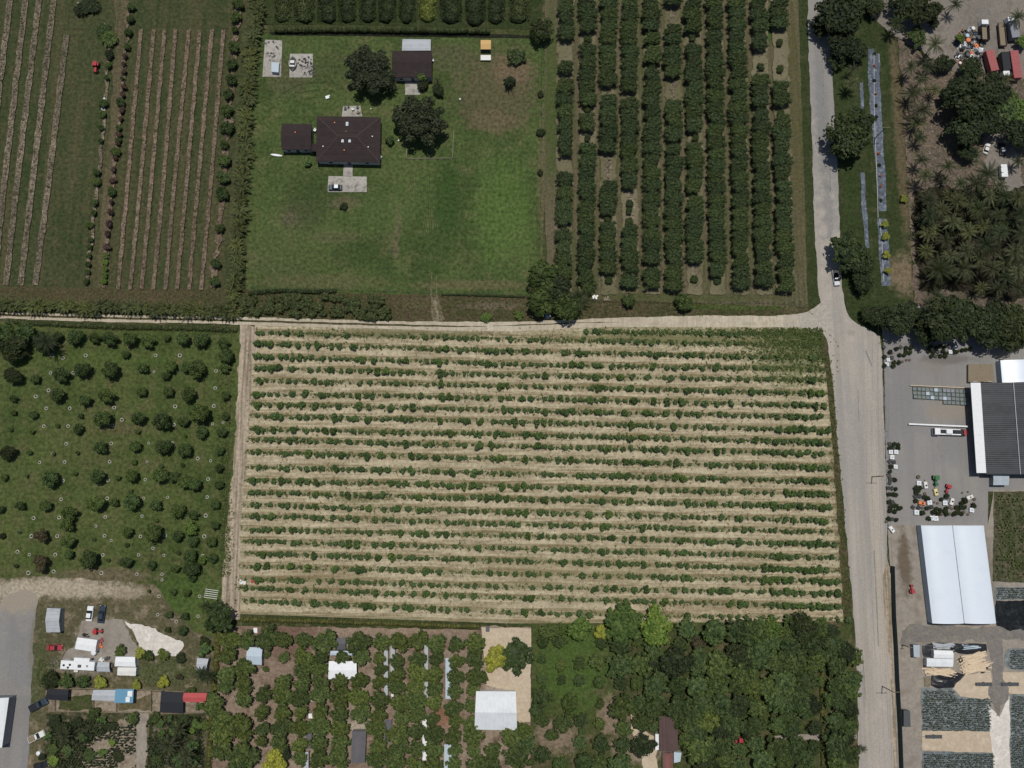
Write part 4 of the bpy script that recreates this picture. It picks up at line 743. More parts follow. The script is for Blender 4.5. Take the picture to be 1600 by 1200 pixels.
# ================================================================ east side: shade trees and palms
ET = crop("420,110,130 500,60,120 330,170,60 660,40,62 850,30,90 960,70,108 1030,140,36 930,225,56y 460,290,92 540,310,74 430,380,50 500,850,128 560,760,92 450,930,60 1240,800,115 1260,640,150 1180,560,90 1420,560,90 1350,760,110 1480,690,78y 1560,690,72g 1570,850,100 1100,400,60 1270,430,70 1240,950,60 1590,260,40g 1200,235,26g 1500,620,60y 1330,660,90", 1200, 0)  # the small crown over the road is added where a tree shadow falls
ET += crop("500,380,108y 560,430,86 590,560,66 650,770,62 720,780,80 820,800,108 900,760,72 1090,800,140 980,880,80 1240,800,115 1350,860,105 1480,880,110 1560,820,100 1160,720,80 1420,760,80 1560,900,70", 1200, 300)
for (x, y, r_, k), j, i in banded(ET, 30):
    kd = {'': 'dark', 'g': 'bright', 'y': 'wood'}[k]
    tree(x, y, r_*1.03, kd, 'shade_tree', f'{szword(r_, 15, 24)} {AD[k]} spreading tree, {nth(j)} from left in {nth(i)} band east of the road', 'spreading shade trees east of the road and one added crown over it', h=max(2.5, r_*.2*.95), asp=rnd.uniform(.9, 1.1), cz=.75)
PM = crop("800,150,62d 1040,280,78 890,420,66 960,500,66 900,590,70 960,690,84 930,770,60 950,860,60d 960,1000,64 980,1100,66 1120,1040,66 1370,1090,90 1290,960,56 1560,1010,60d 530,430,50y 520,520,56y 1170,30,58d 1555,110,56d 1480,500,54 1300,1150,66 1450,1160,66 1000,420,60 1040,560,56 700,20,50d 1200,1150,60 1100,1120,40", 1200, 0)
PM += crop("1000,50,70 1010,150,74 1000,260,74 990,370,74 1070,490,98 1150,190,78 1180,60,70 1220,480,92 1110,300,70 1250,250,74 1310,110,70 1360,330,84 1440,140,74 1450,260,74 1400,480,84 1480,440,78 1580,140,70 1540,380,84 1560,500,74 1580,260,70 1240,370,74 1340,220,70 1330,600,60 1440,600,62 1560,600,64 1400,200,60 1490,540,66 1060,650,56y 1020,700,66 940,830,56 630,770,50 1380,30,70 1480,30,70 1560,40,70 1080,110,60 1260,20,46 1320,420,66 1140,400,66", 1200, 300)
PM += [(73,534,20,'d'),(12,540,16,''),(322,947,16,'d'),(327,1056,16,'d'),(315,1052,12,'d'),(263,1165,18,''),(290,1180,20,''),(868,448,19,''),(905,466,22,''),(835,452,14,''),(796,128,9,'d'),(1348,1170,9,''),(100,1150,14,''),(280,1140,14,'')]
for (x, y, r_, k), j, i in banded(PM, 28):
    wh = 'in the palm grove' if x > 1380 and 250 < y < 470 else ('east of the road' if x > 1250 else 'west of the road')
    tree(x, y, r_*rnd.uniform(.95,1.25), 'palmdark' if k == 'd' or rnd.random() < .3 else 'palm', 'palm_tree', f'{"dark" if k == "d" else "green"} feathery palm, {nth(j)} from left in {nth(i)} band, {wh}', 'feathery palms', h=max(2.2, r_*.2*rnd.uniform(1.0,1.9)), cat='palm')
# hedge of big leaved palms along the farm
BP = []
y = -6
while y < 476:
    x = 400 + (y)*(-30/470) + rnd.uniform(-4, 4) - (4 if y > 60 else 0) + (3 if y < 40 else 0); BP.append((x, y, rnd.uniform(11, 16.5), 'c')); y += rnd.uniform(7, 10)
x = -5
while x < 372:
    BP.append((x, 479 + x*.018 + rnd.uniform(-5, 4), rnd.uniform(11, 17), 'r')); x += rnd.uniform(7.5, 11)
cr = {'c': 0, 'r': 0}
for x, y, r_, k in BP:
    cr[k] += 1; lb = f'broad-leaved palm, {nth(cr[k])} from the top in the column left of the lawn' if k == 'c' else f'broad-leaved palm, {nth(cr[k])} from the left in the row above the lane'
    tree(x, y, r_, 'banana', 'broad_leaved_palm', lb, 'palm column left of the lawn' if k == 'c' else 'palm row above the dirt lane', h=1.9, cat='palm')
# bushes between the farm rows
FB = crop("1490,20,40 1480,112,36 1470,188,20 1464,296,36 1452,404,34 1444,504,36 1430,590,32 1424,696,40 1424,800,42 1400,908,28 1404,1012,40 1396,1112,40 1390,1200,34", 0, 0) + crop("1396,20,36 1376,228,28 1352,448,30 1344,556,32", 0, 300)
for j, (x, y, r_, k) in enumerate(FB): tree(x, y, r_*1.1, 'left', 'round_bush', f'round green bush, {nth(j+1)} from the top in the line left of the palm column', 'round bushes left of the palm column', h=1.2, cat='bush')
FB = crop("820,45,30 815,125,28 805,205,26 798,292,24 765,490,14 755,640,32 740,800,22 740,876,20 726,950,32 700,1190,24 683,340,32d 680,410,22 668,485,18 650,650,30 645,715,24 632,800,22 630,880,18 605,1080,26g 600,1140,32g 680,250,60 650,190,50 560,40,60d 500,60,40d", 0, 0) + crop("700,10,24 700,60,20b 690,130,26b 685,200,26b 675,262,22b 670,340,30b 565,210,26 590,70,26g 588,130,20g 568,300,18g 562,345,20g 556,400,20g 550,450,20g 545,500,20g 540,560,20g 660,400,20Y 658,440,20Y 656,480,20Y 654,520,20Y 652,560,20Y", 0, 300)
FB += crop("785,350,22b 778,400,20b 775,450,20b 778,540,24b 770,590,20b 765,690,22b 758,740,20b 745,840,22b 735,900,20b 720,990,20b 712,1060,20b 708,1130,24b", 0, 0)
for (x, y, r_, k), j, i in banded(FB, 12):
    tree(x, y, r_, {'': 'left', 'd': 'dark', 'g': 'left', 'b': 'purple', 'Y': 'bright'}[k], 'row_bush', f'{szword(r_, 5.6, 8)} {AD[k] if k != "b" else "dull purple-brown"} bush, {nth(i)} from the top between the farm plots'  + (f', {nth(j)} across' if j > 1 else ''), 'bushes between the two farm plots', h=.9, cat='bush', whole=True)
# garden trees and bushes by the house
for x, y, r_, k, lb, h in ((578,111,39,'oak','huge dark spreading oak left of the small brown-roofed shed',4.5),(656,190,41,'oak','huge dark oak inside the stone-edged bed right of the house',4.8),(612,133,13,'palm','green palm at the right edge of the big oak',3),
        (659,117,11,'bright','small light green tree in front of the brown-roofed shed',2.2),(683,126,9,'palm','small light palm right of the brown-roofed shed',2),(685,142,9,'dark','dark little tree below the shed and right of the concrete pad',1.5),(661,133,9,'dark','dark small tree touching the concrete pad of the shed',1.4),
        (609,220,8,'left','round bush between the house and the big oak',1.1),(482,256,7,'ragged','scraggly shrub below the garage wing',.9),(537,322,6,'dark','small dark round bush on the lawn below the parking pad',.9),(807,88,14,'wood','sparse wide shrub at the upper right of the lawn',1.2),(796,128,9,'dark','dark small tree at the upper right of the lawn',1.5),
        (845,48,19,'dark','large dark tree at the corner of the lawn and orchard',3.2),(845,147,5,'dark','small bush under the wire, upper one',.8),(845,207,7,'dark','small bush under the wire, middle one',.8),(844,270,5,'dark','small bush under the wire, lower one',.6),
        (848,432,28,'left','large bushy tree left in the clump at the lane',3.8),(870,455,24,'dark','dark tree in the middle of the clump by the lane',3.6),(888,478,24,'left','bushy tree low in the clump beside the lane',3.4),(845,470,25,'left','broad tree at the lower left of the clump by the lane',3.2),(920,445,12,'orch','small tree between clump and orchard bottom',1.8),
        (981,471,11.5,'left','round clipped bush on the verge, left of two',1.6),(1068,473,15,'left','round bush on the verge, right and larger of two',1.8),(811,493,7,'bright','small bright bush beside the pale lane',.8),(760,496,8,'bright','bright green bush at the lane below the lawn gate',.9),
        (343,967,26,'left','big round green tree at the corner of the field track',4.2),(1385,398,7,'yellow','yellow small tree lowest but one on the plastic strip',1.2),(1387,423,6,'yellow','yellow small tree at the lower end of the plastic strip',1.2),(1382,350,6.5,'yellow','yellow small tree at the top of the lower plastic strip',1.2),(1383,369,7,'yellow','second yellow small tree on the lower plastic strip',1.2),(1412,311,7,'yellow','yellow bush on the grass right of the plastic strip',1.0),
        (188,1017,9,'grove','green bush behind the white sheds at left',1.3),(218,1020,9,'yellow','yellowish bush below the white sand',1.3),(232,1024,9,'grove','bush between yellowish bush and the sand',1.2),(255,1022,9,'grove','green bush at the lower tip of the white sand',1.3),(283,1028,8,'dark','dark bush right of the white sand',1.1),(158,1065,11,'yellow','yellowish bush above the blue-roofed shed',1.5),(214,1070,8,'yellow','yellowish bush above the fenced pens',1.2),(255,1065,10,'yellow','yellow-green bush above the black-roofed shed',1.2),(281,1058,6,'brown','tiny dark sapling in bare soil above the sheds',.9),
        (208,1122,10,'grove','round bush left of the sandy path between the plots',1.4),(242,1122,9,'grove','round bush right of the sandy path between plots',1.4),(147,1114,10,'grove','yellowish-green bush at the top of the lower-left plot',1.2),(320,1002,8,'dark','dark bush beside the hedge, upper',1.2),(322,1015,12,'ragged','loose tree beside the hedge by the grey shed',1.4),(299,1080,8,'left','bush at the red roof edge',1.0),(312,1101,9,'ragged','scraggly bush below the red roof',1.0),
        (80,1062,14,'dark','dark low tree left of the yellow bush by the motorhome',1.6),(105,1063,12,'left','loose green tree below the motorhome',1.4),(130,1063,11,'left','loose green bush below the motorhome, right one',1.3)):
    tree(x, y, r_, k, 'palm_tree' if k == 'palm' else ('garden_tree' if r_ > 12 else 'garden_bush'), lb, None, h=h, cat='palm' if k == 'palm' else ('tree' if r_ > 12 else 'bush'), cz=.85)
SWT = crop("340,900,66 330,1080,60 380,950,76 300,1000,50 420,1090,60 520,1010,60 640,900,60 700,940,50 560,1120,70 740,1130,60 1100,950,90 1050,1050,90 1200,1060,90 1000,920,50 1230,930,70 1120,1140,90 980,1150,60 1210,1150,60 330,1150,60g 700,1040,40g 480,920,60 1200,970,34g 640,1100,60 1060,890,40 1010,990,60 1150,890,50 260,1130,40", 0, 900)
for (x, y, r_, k), j, i in banded(SWT, 16):
    tree(x, y, r_*.55, 'bright' if k == 'g' else rnd.choice(('wood', 'dark', 'ragged')), 'plot_shrub', f'{szword(r_, 13, 19)} {AD[k]} shrub, {nth(j)} from left in {nth(i)} band of the lower-left plot', 'shrubs of the lower-left plot', h=1.1, cat='shrub', cz=.5)
OT = [(1366,84),(1366,104),(1366,126),(1368,147),(1369,165),(1369,183),(1372,240),(1374,258),(1375,275),(1376,291),(1376,313)]
for j, (x, y) in enumerate(OT): tree(x, y, 3, 'orange' if j in (1,3,6,8,9) else 'dark', 'potted_plant', f'{"orange-red" if j in (1,3,6,8,9) else "dark"} small plant, {nth(j+1)} from the top on the long plastic strip', 'small plants along the plastic strip', h=.4, cat='plant', whole=True)

# ================================================================ buildings
def quadroof(name, label, cat, cs, he, hr, axis, roof, wall, hip=0, over=.35, group=None, th=.12, roofname='roof', open_=False, wins=()):
    """cs: four roof corners in photo pixels (top-left, top-right, bottom-right, bottom-left) at eave height he; ridge at hr along 'x' or 'y' (or flat)"""
    C_ = [P(x, y, he) for x, y in cs]; c = sum(C_, Vector())/4; rt = thing(name, label, cat, (c.x, c.y, 0), 0, group)
    q = [Vector((v.x - c.x, v.y - c.y, he)) for v in C_]
    def roofmesh(off):
        e = [v + Vector((0, 0, off)) for v in q]
        if hr <= he + .01: return e, [(0,3,2,1)]
        if axis == 'x': m0, m1 = (e[0]+e[3])/2, (e[1]+e[2])/2
        else: m0, m1 = (e[0]+e[1])/2, (e[3]+e[2])/2
        a, b_ = m0.lerp(m1, hip), m1.lerp(m0, hip); a.z = b_.z = hr + off; v = e + [a, b_]
        if axis == 'x': return v, [(0,4,5,1),(3,2,5,4),(0,3,4),(1,5,2)]
        return v, [(0,3,5,4),(1,4,5,2),(0,4,1),(3,2,5)]
    b = B(); v, f = roofmesh(0); b.add(v, f); v2, f2 = roofmesh(-th); b.add(v2, [t[::-1] for t in f2])
    n = len(v)
    for i in range(4): b.add([], []); b.f.append((i, (i+1) % 4, n+(i+1) % 4, n+i))
    ro = b.obj(roofname, roof, rt)
    ins = [v.lerp(Vector((0, 0, v.z)), min(.3, over/ max(.5, v.xy.length))) for v in q]
    b = B()
    if open_:
        for v in ins: b.bc(v.x, v.y, (he - th)/2, .14, .14, he - th)
        if hr > he + .01 and False: pass
        b.obj('posts', 'grey', rt)['label'] = 'grey corner posts'
    else:
        lo = [Vector((v.x, v.y, 0)) for v in ins]; hi = [Vector((v.x, v.y, he - th - .02)) for v in ins]; b.add(lo + hi, [(i, (i+1) % 4, 4+(i+1) % 4, 4+i) for i in range(4)] + [(0,3,2,1),(4,5,6,7)])
        b.obj('wall', wall, rt)
        # door and windows on the lower (south) and right walls
        a, d = ins[3], ins[2]; L_ = (d-a).length; ux = (d-a).normalized(); nn = Vector((ux.y, -ux.x, 0))
        if L_ > 5:
            for k, t in enumerate((.2, .5, .8)):
                p = a.lerp(d, t) + nn*.05; ang = math.atan2(ux.y, ux.x); b = B()
                if k == 1: b.bc(p.x, p.y, 1.03, 1.0, .08, 2.06, ang); b.obj('door', 'dgrey', rt)
                else:
                    b.bc(p.x, p.y, 1.5, 1.3, .08, 1.1, ang); w = b.obj('window', 'white', rt); b = B(); b.bc(p.x + nn.x*.03, p.y + nn.y*.03, 1.5, 1.1, .08, .9, ang); b.obj('pane', 'glass', w)
    return rt, c, ro
def addon(rt, c, name, mat, px, py, z, sx, sy, sz, a=0, cyl=0):
    p = P(px, py, z); b = B()
    if cyl: b.cyl((p.x-c.x, p.y-c.y, z-sz/2), cyl, sz, 12)
    else: b.bc(p.x-c.x, p.y-c.y, z, sx, sy, sz, a)
    return b.obj(name, mat, rt)
# main house
rt, c, _ = quadroof('house', 'large house with dark brown shingle roof on the green lawn', 'house', [(495,181.5),(595,183),(594,254),(494,252)], 2.9, 5.0, 'x', 'shingle', 'wall', hip=.36, over=.6, th=.2)
fr_ = [P(x, y, 2.95) for x, y in ((516,183),(574,183))]; rd = [P(x, y, 4.4) for x, y in ((532,205),(556,205))]
b = B(); l_ = lambda p: (p.x-c.x, p.y-c.y, p.z); b.add([l_(fr_[0]), l_(fr_[1]), l_(rd[1]), l_(rd[0])], [(0,1,2,3)]); 
b = B(); A_, B_ = [P(x, y, 2.95) for x, y in ((527,252),(556,252))], P(541.5, 237, 3.9)
b.add([l_(A_[0]), l_(A_[1]), l_(B_), (A_[0].x-c.x, A_[0].y-c.y, 2.8), (A_[1].x-c.x, A_[1].y-c.y, 2.8)], [(0,1,2),(3,4,1,0)]); b.obj('porch_gable', 'shingle', rt)
H4 = [P(x, y, 2.93) for x, y in ((495,181.5),(595,183),(594,254),(494,252))]; m0, m1 = (H4[0]+H4[3])/2, (H4[1]+H4[2])/2; r0_, r1_ = m0.lerp(m1, .36), m1.lerp(m0, .36); r0_.z = r1_.z = 5.03
for a_, b_ in ((H4[0], r0_), (H4[3], r0_), (H4[1], r1_), (H4[2], r1_), (r0_, r1_)): b = B(); b.tube([l_(a_), l_(b_)], .09, 4); b.obj('ridge_cap', 'ridgecap', rt)
for x, y in ((535.5,220),(546.5,220),(542.5,194)):
    s_ = addon(rt, c, 'skylight', 'white', x, y, 4.45 if y > 200 else 3.9, .75, 1.25, .5); 
    p = P(x, y, 4.6 if y > 200 else 4.0); b = B(); b.bc(p.x-c.x, p.y-c.y, p.z+.12, .55, 1.0, .06); b.obj('pane', 'poolblue', s_)
for x, y, z in ((541,206,4.2),(523,192,3.6),(575.5,230,3.8),(582,213.5,3.6),(505,229,3.4),(568,222,4.0),(525,209,4.2),(538,235,3.9),(558,215,4.6)): addon(rt, c, 'vent', 'offwhite' if x in (505,575.5,582) else 'orange', x, y, z, 0, 0, .55, cyl=.2)
rt2, c2, _ = quadroof('garage', 'brown-roofed wing standing left of the large house', 'garage', [(440.5,193),(487.5,194),(487,234),(440,234)], 2.7, 3.9, 'x', 'shingle', 'wall', over=.4, th=.2)
addon(rt2, c2, 'vent', 'orange', 461.5, 207, 3.7, 0, 0, .5, cyl=.2)
quadroof('covered_walk', 'low brown-roofed link between the garage wing and the large house', 'walkway', [(483,224.5),(495,225),(495,237),(483,236)], 2.4, 2.4, 'x', 'shingle', 'wall', over=.1, open_=True)
quadroof('shed', 'brown-roofed shed beside the big oak at the top of the lawn', 'shed', [(613,79.5),(675.5,80.5),(675,121.5),(613,121)], 2.8, 4.2, 'x', 'shingle', 'wall', over=.4, th=.2)
rtx, cx_, _ = quadroof('carport', 'blue-grey mottled sheet canopy behind the brown-roofed shed', 'canopy', [(629,61),(673,61.5),(673,79),(628,79)], 2.3, 2.5, 'x', 'tingrey', 'wall', over=.1, open_=True)
quadroof('play_hut', 'small orange-tan roofed hut at the top of the lawn', 'hut', [(751,62.5),(767,62.5),(767,77),(751,77)], 1.9, 2.3, 'x', 'tanroof', 'wood', over=.15, open_=True)
def slab(name, label, cat, pts, mat, h, z0=0, group=None):
    W_ = [P(x, y, z0+h) for x, y in pts]; c = sum(W_, Vector())/len(W_); n = len(W_); b = B()
    b.add([(v.x-c.x, v.y-c.y, z0) for v in W_] + [(v.x-c.x, v.y-c.y, z0+h) for v in W_], [tuple(range(n)), tuple(range(n, 2*n))[::-1]] + [(i, (i+1) % n, n+(i+1) % n, n+i) for i in range(n)])
    o = b.obj(name, mat); o.location = (c.x, c.y, 0); return tag(o, label, cat, group)
slab('picnic_table', 'white slatted picnic table below the tan-roofed hut', 'table', [(751,86),(767,86),(767,94),(751,94)], 'offwhite', .08, .7)
for nm, lb, pts in (('concrete_slab','long stained concrete slab at the upper left of the lawn',[(414,62),(441,63),(439,120),(410,120)]),('concrete_slab','square stained concrete slab under the derelict boat',[(453,84),(489,84),(488,121),(452,121)]),
    ('concrete_pad','small clean concrete pad below the brown-roofed shed',[(633,127.5),(657,127.5),(656.5,148),(633,148)]),('driveway_pad','wide concrete parking pad below the large house',[(513,275),(573,276),(573,300),(512,300)]),('front_walk','concrete walk from the house porch to the parking pad',[(537,257),(551,257),(551,275),(536,275)]),('back_patio','cluttered pale patio behind the large house',[(536,166),(563,165),(566,182),(534,182)])):
    slab(nm, lb, 'slab', pts, M['concrete'], .1)
b = B()
for (x0,y0),(x1,y1) in (((635,230),(635.5,248)),((635,248),(707,247.5)),((707,247.5),(709,205))):
    p, q = P(x0,y0), P(x1,y1); m = (p+q)/2; d = q-p; b.bc(m.x, m.y, .15, d.length+.2, .22, .3, math.atan2(d.y, d.x))
tag(b.obj('stone_edging', 'kerb'), 'pale stone edging round the big oak bed', 'edging')
slab('tank', 'grey tarpaulin-covered box on the long concrete slab', 'box', [(424,97),(436,98),(435,113),(424,112)], 'poolblue', 1.3, .1)
b = B(); b.bc(0,0,.3,1.2,1.0,.6,.4); b.bc(.5,.6,.2,.5,.4,.4); o = b.obj('white_trough', 'white'); o.location = P(512,153); tag(o, 'white trough on the lawn above the house', 'trough')
for j, (x, y, m_, s_, lb) in enumerate(((540,171,'navy',.7,'dark patio chair at the left end of the back patio'),(545,168,'black',.6,'black patio planter at the top of the back patio'),(552,172,'offwhite',.8,'pale patio table in the middle of the back patio'),(559,169,'dgrey',.7,'grey grill at the right of the back patio'),(560,177,'wood',.7,'wooden chair at the lower right of the back patio'),
      (595,247,'white',.8,'white water heater box by the right house wall'),(493,205,'white',.9,'white air conditioner between garage and house'),(623,220.5,'offwhite',.45,'pale round stone left of the oak bed'),(631,220.5,'tanroof',.35,'small tan pot left of the oak bed'),(671,221,'offwhite',.5,'white ball light in the big oak bed'),(719,156,'offwhite',.5,'small white post on the worn lawn'),(580,171,'offwhite',.35,'small white stone above the house'),(677,96,'silver',.6,'propane bottle at the right wall of the brown shed'))):
    b = B(); b.bc(0,0,.5*s_,s_,s_*.9,s_,.2*j); b.bc(s_*.1,.4*s_,s_*1.05,s_*.8,.1,s_*.5,.2*j); o = b.obj(lb.split()[2] if False else 'yard_item', m_); p = P(x, y); o.location = (p.x, p.y, .1); tag(o, lb, 'yard item')
# kayak and boat
def hull(L, Wd, H, n=12):
    b = B(); V = []
    for i in range(n+1):
        t = i/n*2-1; w = Wd/2*max(.02, (1-abs(t)**2.6)); z0 = .12*abs(t)**2*H
        V += [(t*L/2, -w, H), (t*L/2, -w*.75, z0+H*.3), (t*L/2, 0, z0), (t*L/2, w*.75, z0+H*.3), (t*L/2, w, H)]
    b.add(V, [(i*5+k, i*5+k+1, i*5+k+6, i*5+k+5) for i in range(n) for k in range(4)]); return b
b = hull(4.0, .75, .35); b.add([(2*math.cos(a), .37*math.sin(a), .33) for a in [k*.524 for k in range(12)]], [tuple(range(12))]); o = b.obj('kayak', 'white'); p = P(432.5,243); o.location = (p.x, p.y, .03); o.rotation_euler = (0,0,R(-8)); tag(o, 'white kayak lying on the grass below the garage wing', 'kayak')
p = P(457.5,99,.8); rt = thing('boat', 'derelict cream boat on the square stained slab', 'boat', (p.x, p.y, .1), R(88))
b = hull(4.6, 2.6, 1.1); b.obj('hull', 'offwhite', rt); b = B(); b.bc(0,0,.95,3.4,1.6,.08); b.obj('deck', 'black', rt); b = B(); b.bc(.2,0,1.2,.9,1.3,.5); b.bc(-1.2,0,1.15,.5,1.6,.35); b.obj('seats', 'offwhite', rt)
# fences
def fence(label, pts, h, mat='wire', name='wire_fence', sp=3.5, rails=3, solid=False, post=.05):
    W_ = [P(x, y) for x, y in pts]; rt = thing(name, label, 'fence', W_[0]); b = B(); c = W_[0]; posts = 0
    for p, q in zip(W_[:-1], W_[1:]):
        d = q-p; L_ = d.length; a = math.atan2(d.y, d.x); m = (p+q)/2 - c
        if solid: b.bc(m.x, m.y, h/2+.05, L_, .05, h-.1, a)
        else:
            for k in range(rails): b.bc(m.x, m.y, h*(k+1)/rails-.03, L_, .02, .02, a) if mat == 'wire' else b.bc(m.x, m.y, h*(k+1)/rails-.03, L_, .08, .1, a)
    b.obj('screen' if solid else 'rails', mat, rt)
    for p, q in zip(W_[:-1], W_[1:]):
        d = q-p; n = max(1, int(d.length/sp))
        for k in range(n):
            if posts >= 95: break
            v = p + d*(k/n) - c; b = B(); b.cyl((v.x, v.y, 0), post, h+.1, 6); b.obj('post', 'wire', rt); posts += 1
    return rt
fence('thin wire fence with dark growth along the bottom of the lawn', [(385,456),(500,452),(600,455),(675,458)], 1.3)
fence('thin wire fence along the lawn bottom, right of the gate ruts', [(684,459),(760,460),(820,463)], 1.3)
fence('thin wire fence between the lawn and the dense orchard', [(846,66),(846,180),(845,300),(842,410)], 1.4)
fence('wire fence on the verge below the dense orchard', [(925,471),(1050,473),(1200,474),(1262,478)], 1.2)
fence('fence along the right edge of the left orchard', [(361,620),(358,700),(353,800),(347,900),(343,945)], 1.3)
fence('pale metal fence between the road and the nursery yard', [(1378,545),(1379,600),(1381,655),(1384,735),(1386,822)], 2.0)
fence('fence at the top of the nursery yard', [(1373,536),(1420,538),(1440,541)], 1.8)
fence('tall blue-green windscreen fence along the nursery side of the road', [(1391,884),(1393,960),(1396,1010),(1398,1060),(1402,1130),(1405,1215)], 2.9, 'screen', 'screen_fence', 3.0, solid=True)
fence('wooden fence along the top of the small animal pens', [(72,1074),(150,1075),(210,1076),(286,1080),(323,1082)], 1.2, 'wood', 'pen_fence', 2.5)
fence('wooden fence along the bottom of the small animal pens', [(76,1110),(150,1111),(240,1113),(255,1114),(320,1112)], 1.2, 'wood', 'pen_fence', 2.5)
for x, lb in ((88,'left'),(148,'second'),(184,'third'),(238,'fourth')): fence(f'short cross fence between animal pens, {lb} one', [(x,1078),(x,1111)], 1.1, 'wood', 'pen_fence', 2.5)
fence('wire fence between sandy yard and wood', [(831,978),(830,1050),(829,1130)], 1.4)
# hedges
def hedge(name, label, pts, w, h, mat, dens=26, leaf=.2, cat='hedge', kind=None, core=.42):
    TVs, TTs, CC, NN, n0 = [], [], [], [], 0; W_ = [P(x, y, h*.6) for x, y in pts]
    for p, q in zip(W_[:-1], W_[1:]):
        d = q-p; L_ = d.length; n = max(1, int(L_*w*dens)); t = rng.random(n); u = rng.uniform(-1, 1, n); nr = Vector((-d.y, d.x, 0)).normalized()
        zz = h*(.95 - .35*np.abs(u)**(2.5 if core > .3 else 8))*rng.uniform(.75 if core > .3 else .35, 1.1, n)
        CC.append(np.stack([p.x + d.x*t + nr.x*u*w/2, p.y + d.y*t + nr.y*u*w/2, zz], 1)); NN.append(np.stack([nr.x*u*.8, nr.y*u*.8, np.full(n, .8)], 1))
        m = max(2, int(L_/(w*.55)))
        for k in range(m):
            c_ = p + d*((k+.5)/m); V_ = ICO1[0]*np.array([w*.48, w*.48, h*core])*rng.uniform(.85, 1.1, (len(ICO1[0]), 1)) + np.array([c_.x + rng.uniform(-.1, .1)*w, c_.y + rng.uniform(-.1, .1)*w, h*core*1.05]); TVs.append(V_); TTs.append(ICO1[1]+n0); n0 += len(V_)
    V_, Q_ = leafquads(np.concatenate(CC), np.concatenate(NN), leaf, jitter=.6)
    o = link(name, joinTQ(name, np.concatenate(TVs), np.concatenate(TTs), V_, Q_, M[mat])); return tag(o, label, cat, None, kind)
M['h_dark'] = leafmat('hedge_leaves_dark', (.018,.028,.011), (.045,.060,.022), 0, .8); M['h_mid'] = leafmat('hedge_leaves', (.03,.042,.015), (.07,.085,.03), 0, .7); M['h_olive'] = leafmat('olive_hedge_leaves', (.05,.055,.018), (.11,.11,.03), 0, .7); M['h_yel'] = leafmat('yellowish_crop_leaves', (.07,.09,.02), (.16,.18,.04), 0, .7)
hedge('hedge', 'long dark clipped hedge along the top of the lawn', [(428,46),(520,45),(620,46),(720,47),(765,48)], 2.0, 2.4, 'h_mid', 26, .16)
hedge('hedge', 'dark hedge strip along the foot of the lawn above the lane', [(388,458),(430,454),(500,455),(525,454)], 1.6, 1.5, 'h_dark', 22, .18)
hedge('hedge', 'low dark growth along the lawn fence, right part', [(690,460),(740,461),(770,462),(820,464)], .8, .8, 'h_dark', 24, .14)
hedge('hedge', 'clipped olive hedge between the pale field and the grove', [(376,968),(470,970),(600,974),(700,978),(748,979)], 1.5, 1.4, 'h_olive', 30, .14)
hedge('hedge', 'narrow hedge running down the left side of the grove', [(341,985),(337,1040),(332,1100),(328,1160),(325,1210)], 2.0, 1.8, 'h_olive', 26, .16)
hedge('hedge', 'hedge below the lane at the top of the left orchard', [(10,502),(60,505),(130,508),(200,511),(290,512),(370,515)], 1.9, 1.3, 'h_mid', 24, .18)
hedge('hedge', 'narrow hedge in the wood running beside the footpath', [(1284,1010),(1285,1060),(1286,1120),(1287,1200)], 1.6, 1.4, 'h_olive', 20, .16)
for j, (x0, x1, m_) in enumerate(((428,455,'h_mid'),(458,492,'h_mid'),(495,525,'h_dark'),(527,556,'h_dark'),(560,588,'h_dark'),(590,620,'h_dark'),(622,650,'h_dark'),(653,683,'h_yel'),(686,722,'h_dark'),(726,760,'h_dark'),(762,790,'h_dark'),(794,828,'h_mid'))):
    w_ = (x1-x0)*.2
    hedge('crop_block', f'tall leafy crop block, {nth(j+1)} from left above the long dark hedge', [((x0+x1)/2,-14),((x0+x1)/2,5),((x0+x1)/2,32 if j != 7 else 28)], w_*1.04, 1.3, m_, 16, .24, 'crop', core=.2)
for j, (cx0, cy0, n, sx, sy, m_, lb) in enumerate(((455,478,34,80,16,'l_left','tangled low scrub between the lawn and the dirt lane, left'),(575,482,22,35,16,'l_left','tangled low scrub between the lawn and the dirt lane, right'))):
    items = [(cx0 + rnd.uniform(-sx, sx), cy0 + rnd.uniform(-sy, sy), rnd.uniform(4, 9), 'M', 0) for _ in range(n*2)]
    o = link('scrub', joinTQ('scrub', *bushmass(items, 7, 170, .17), M['h_mid'])); tag(o, lb, 'scrub', kind='stuff')
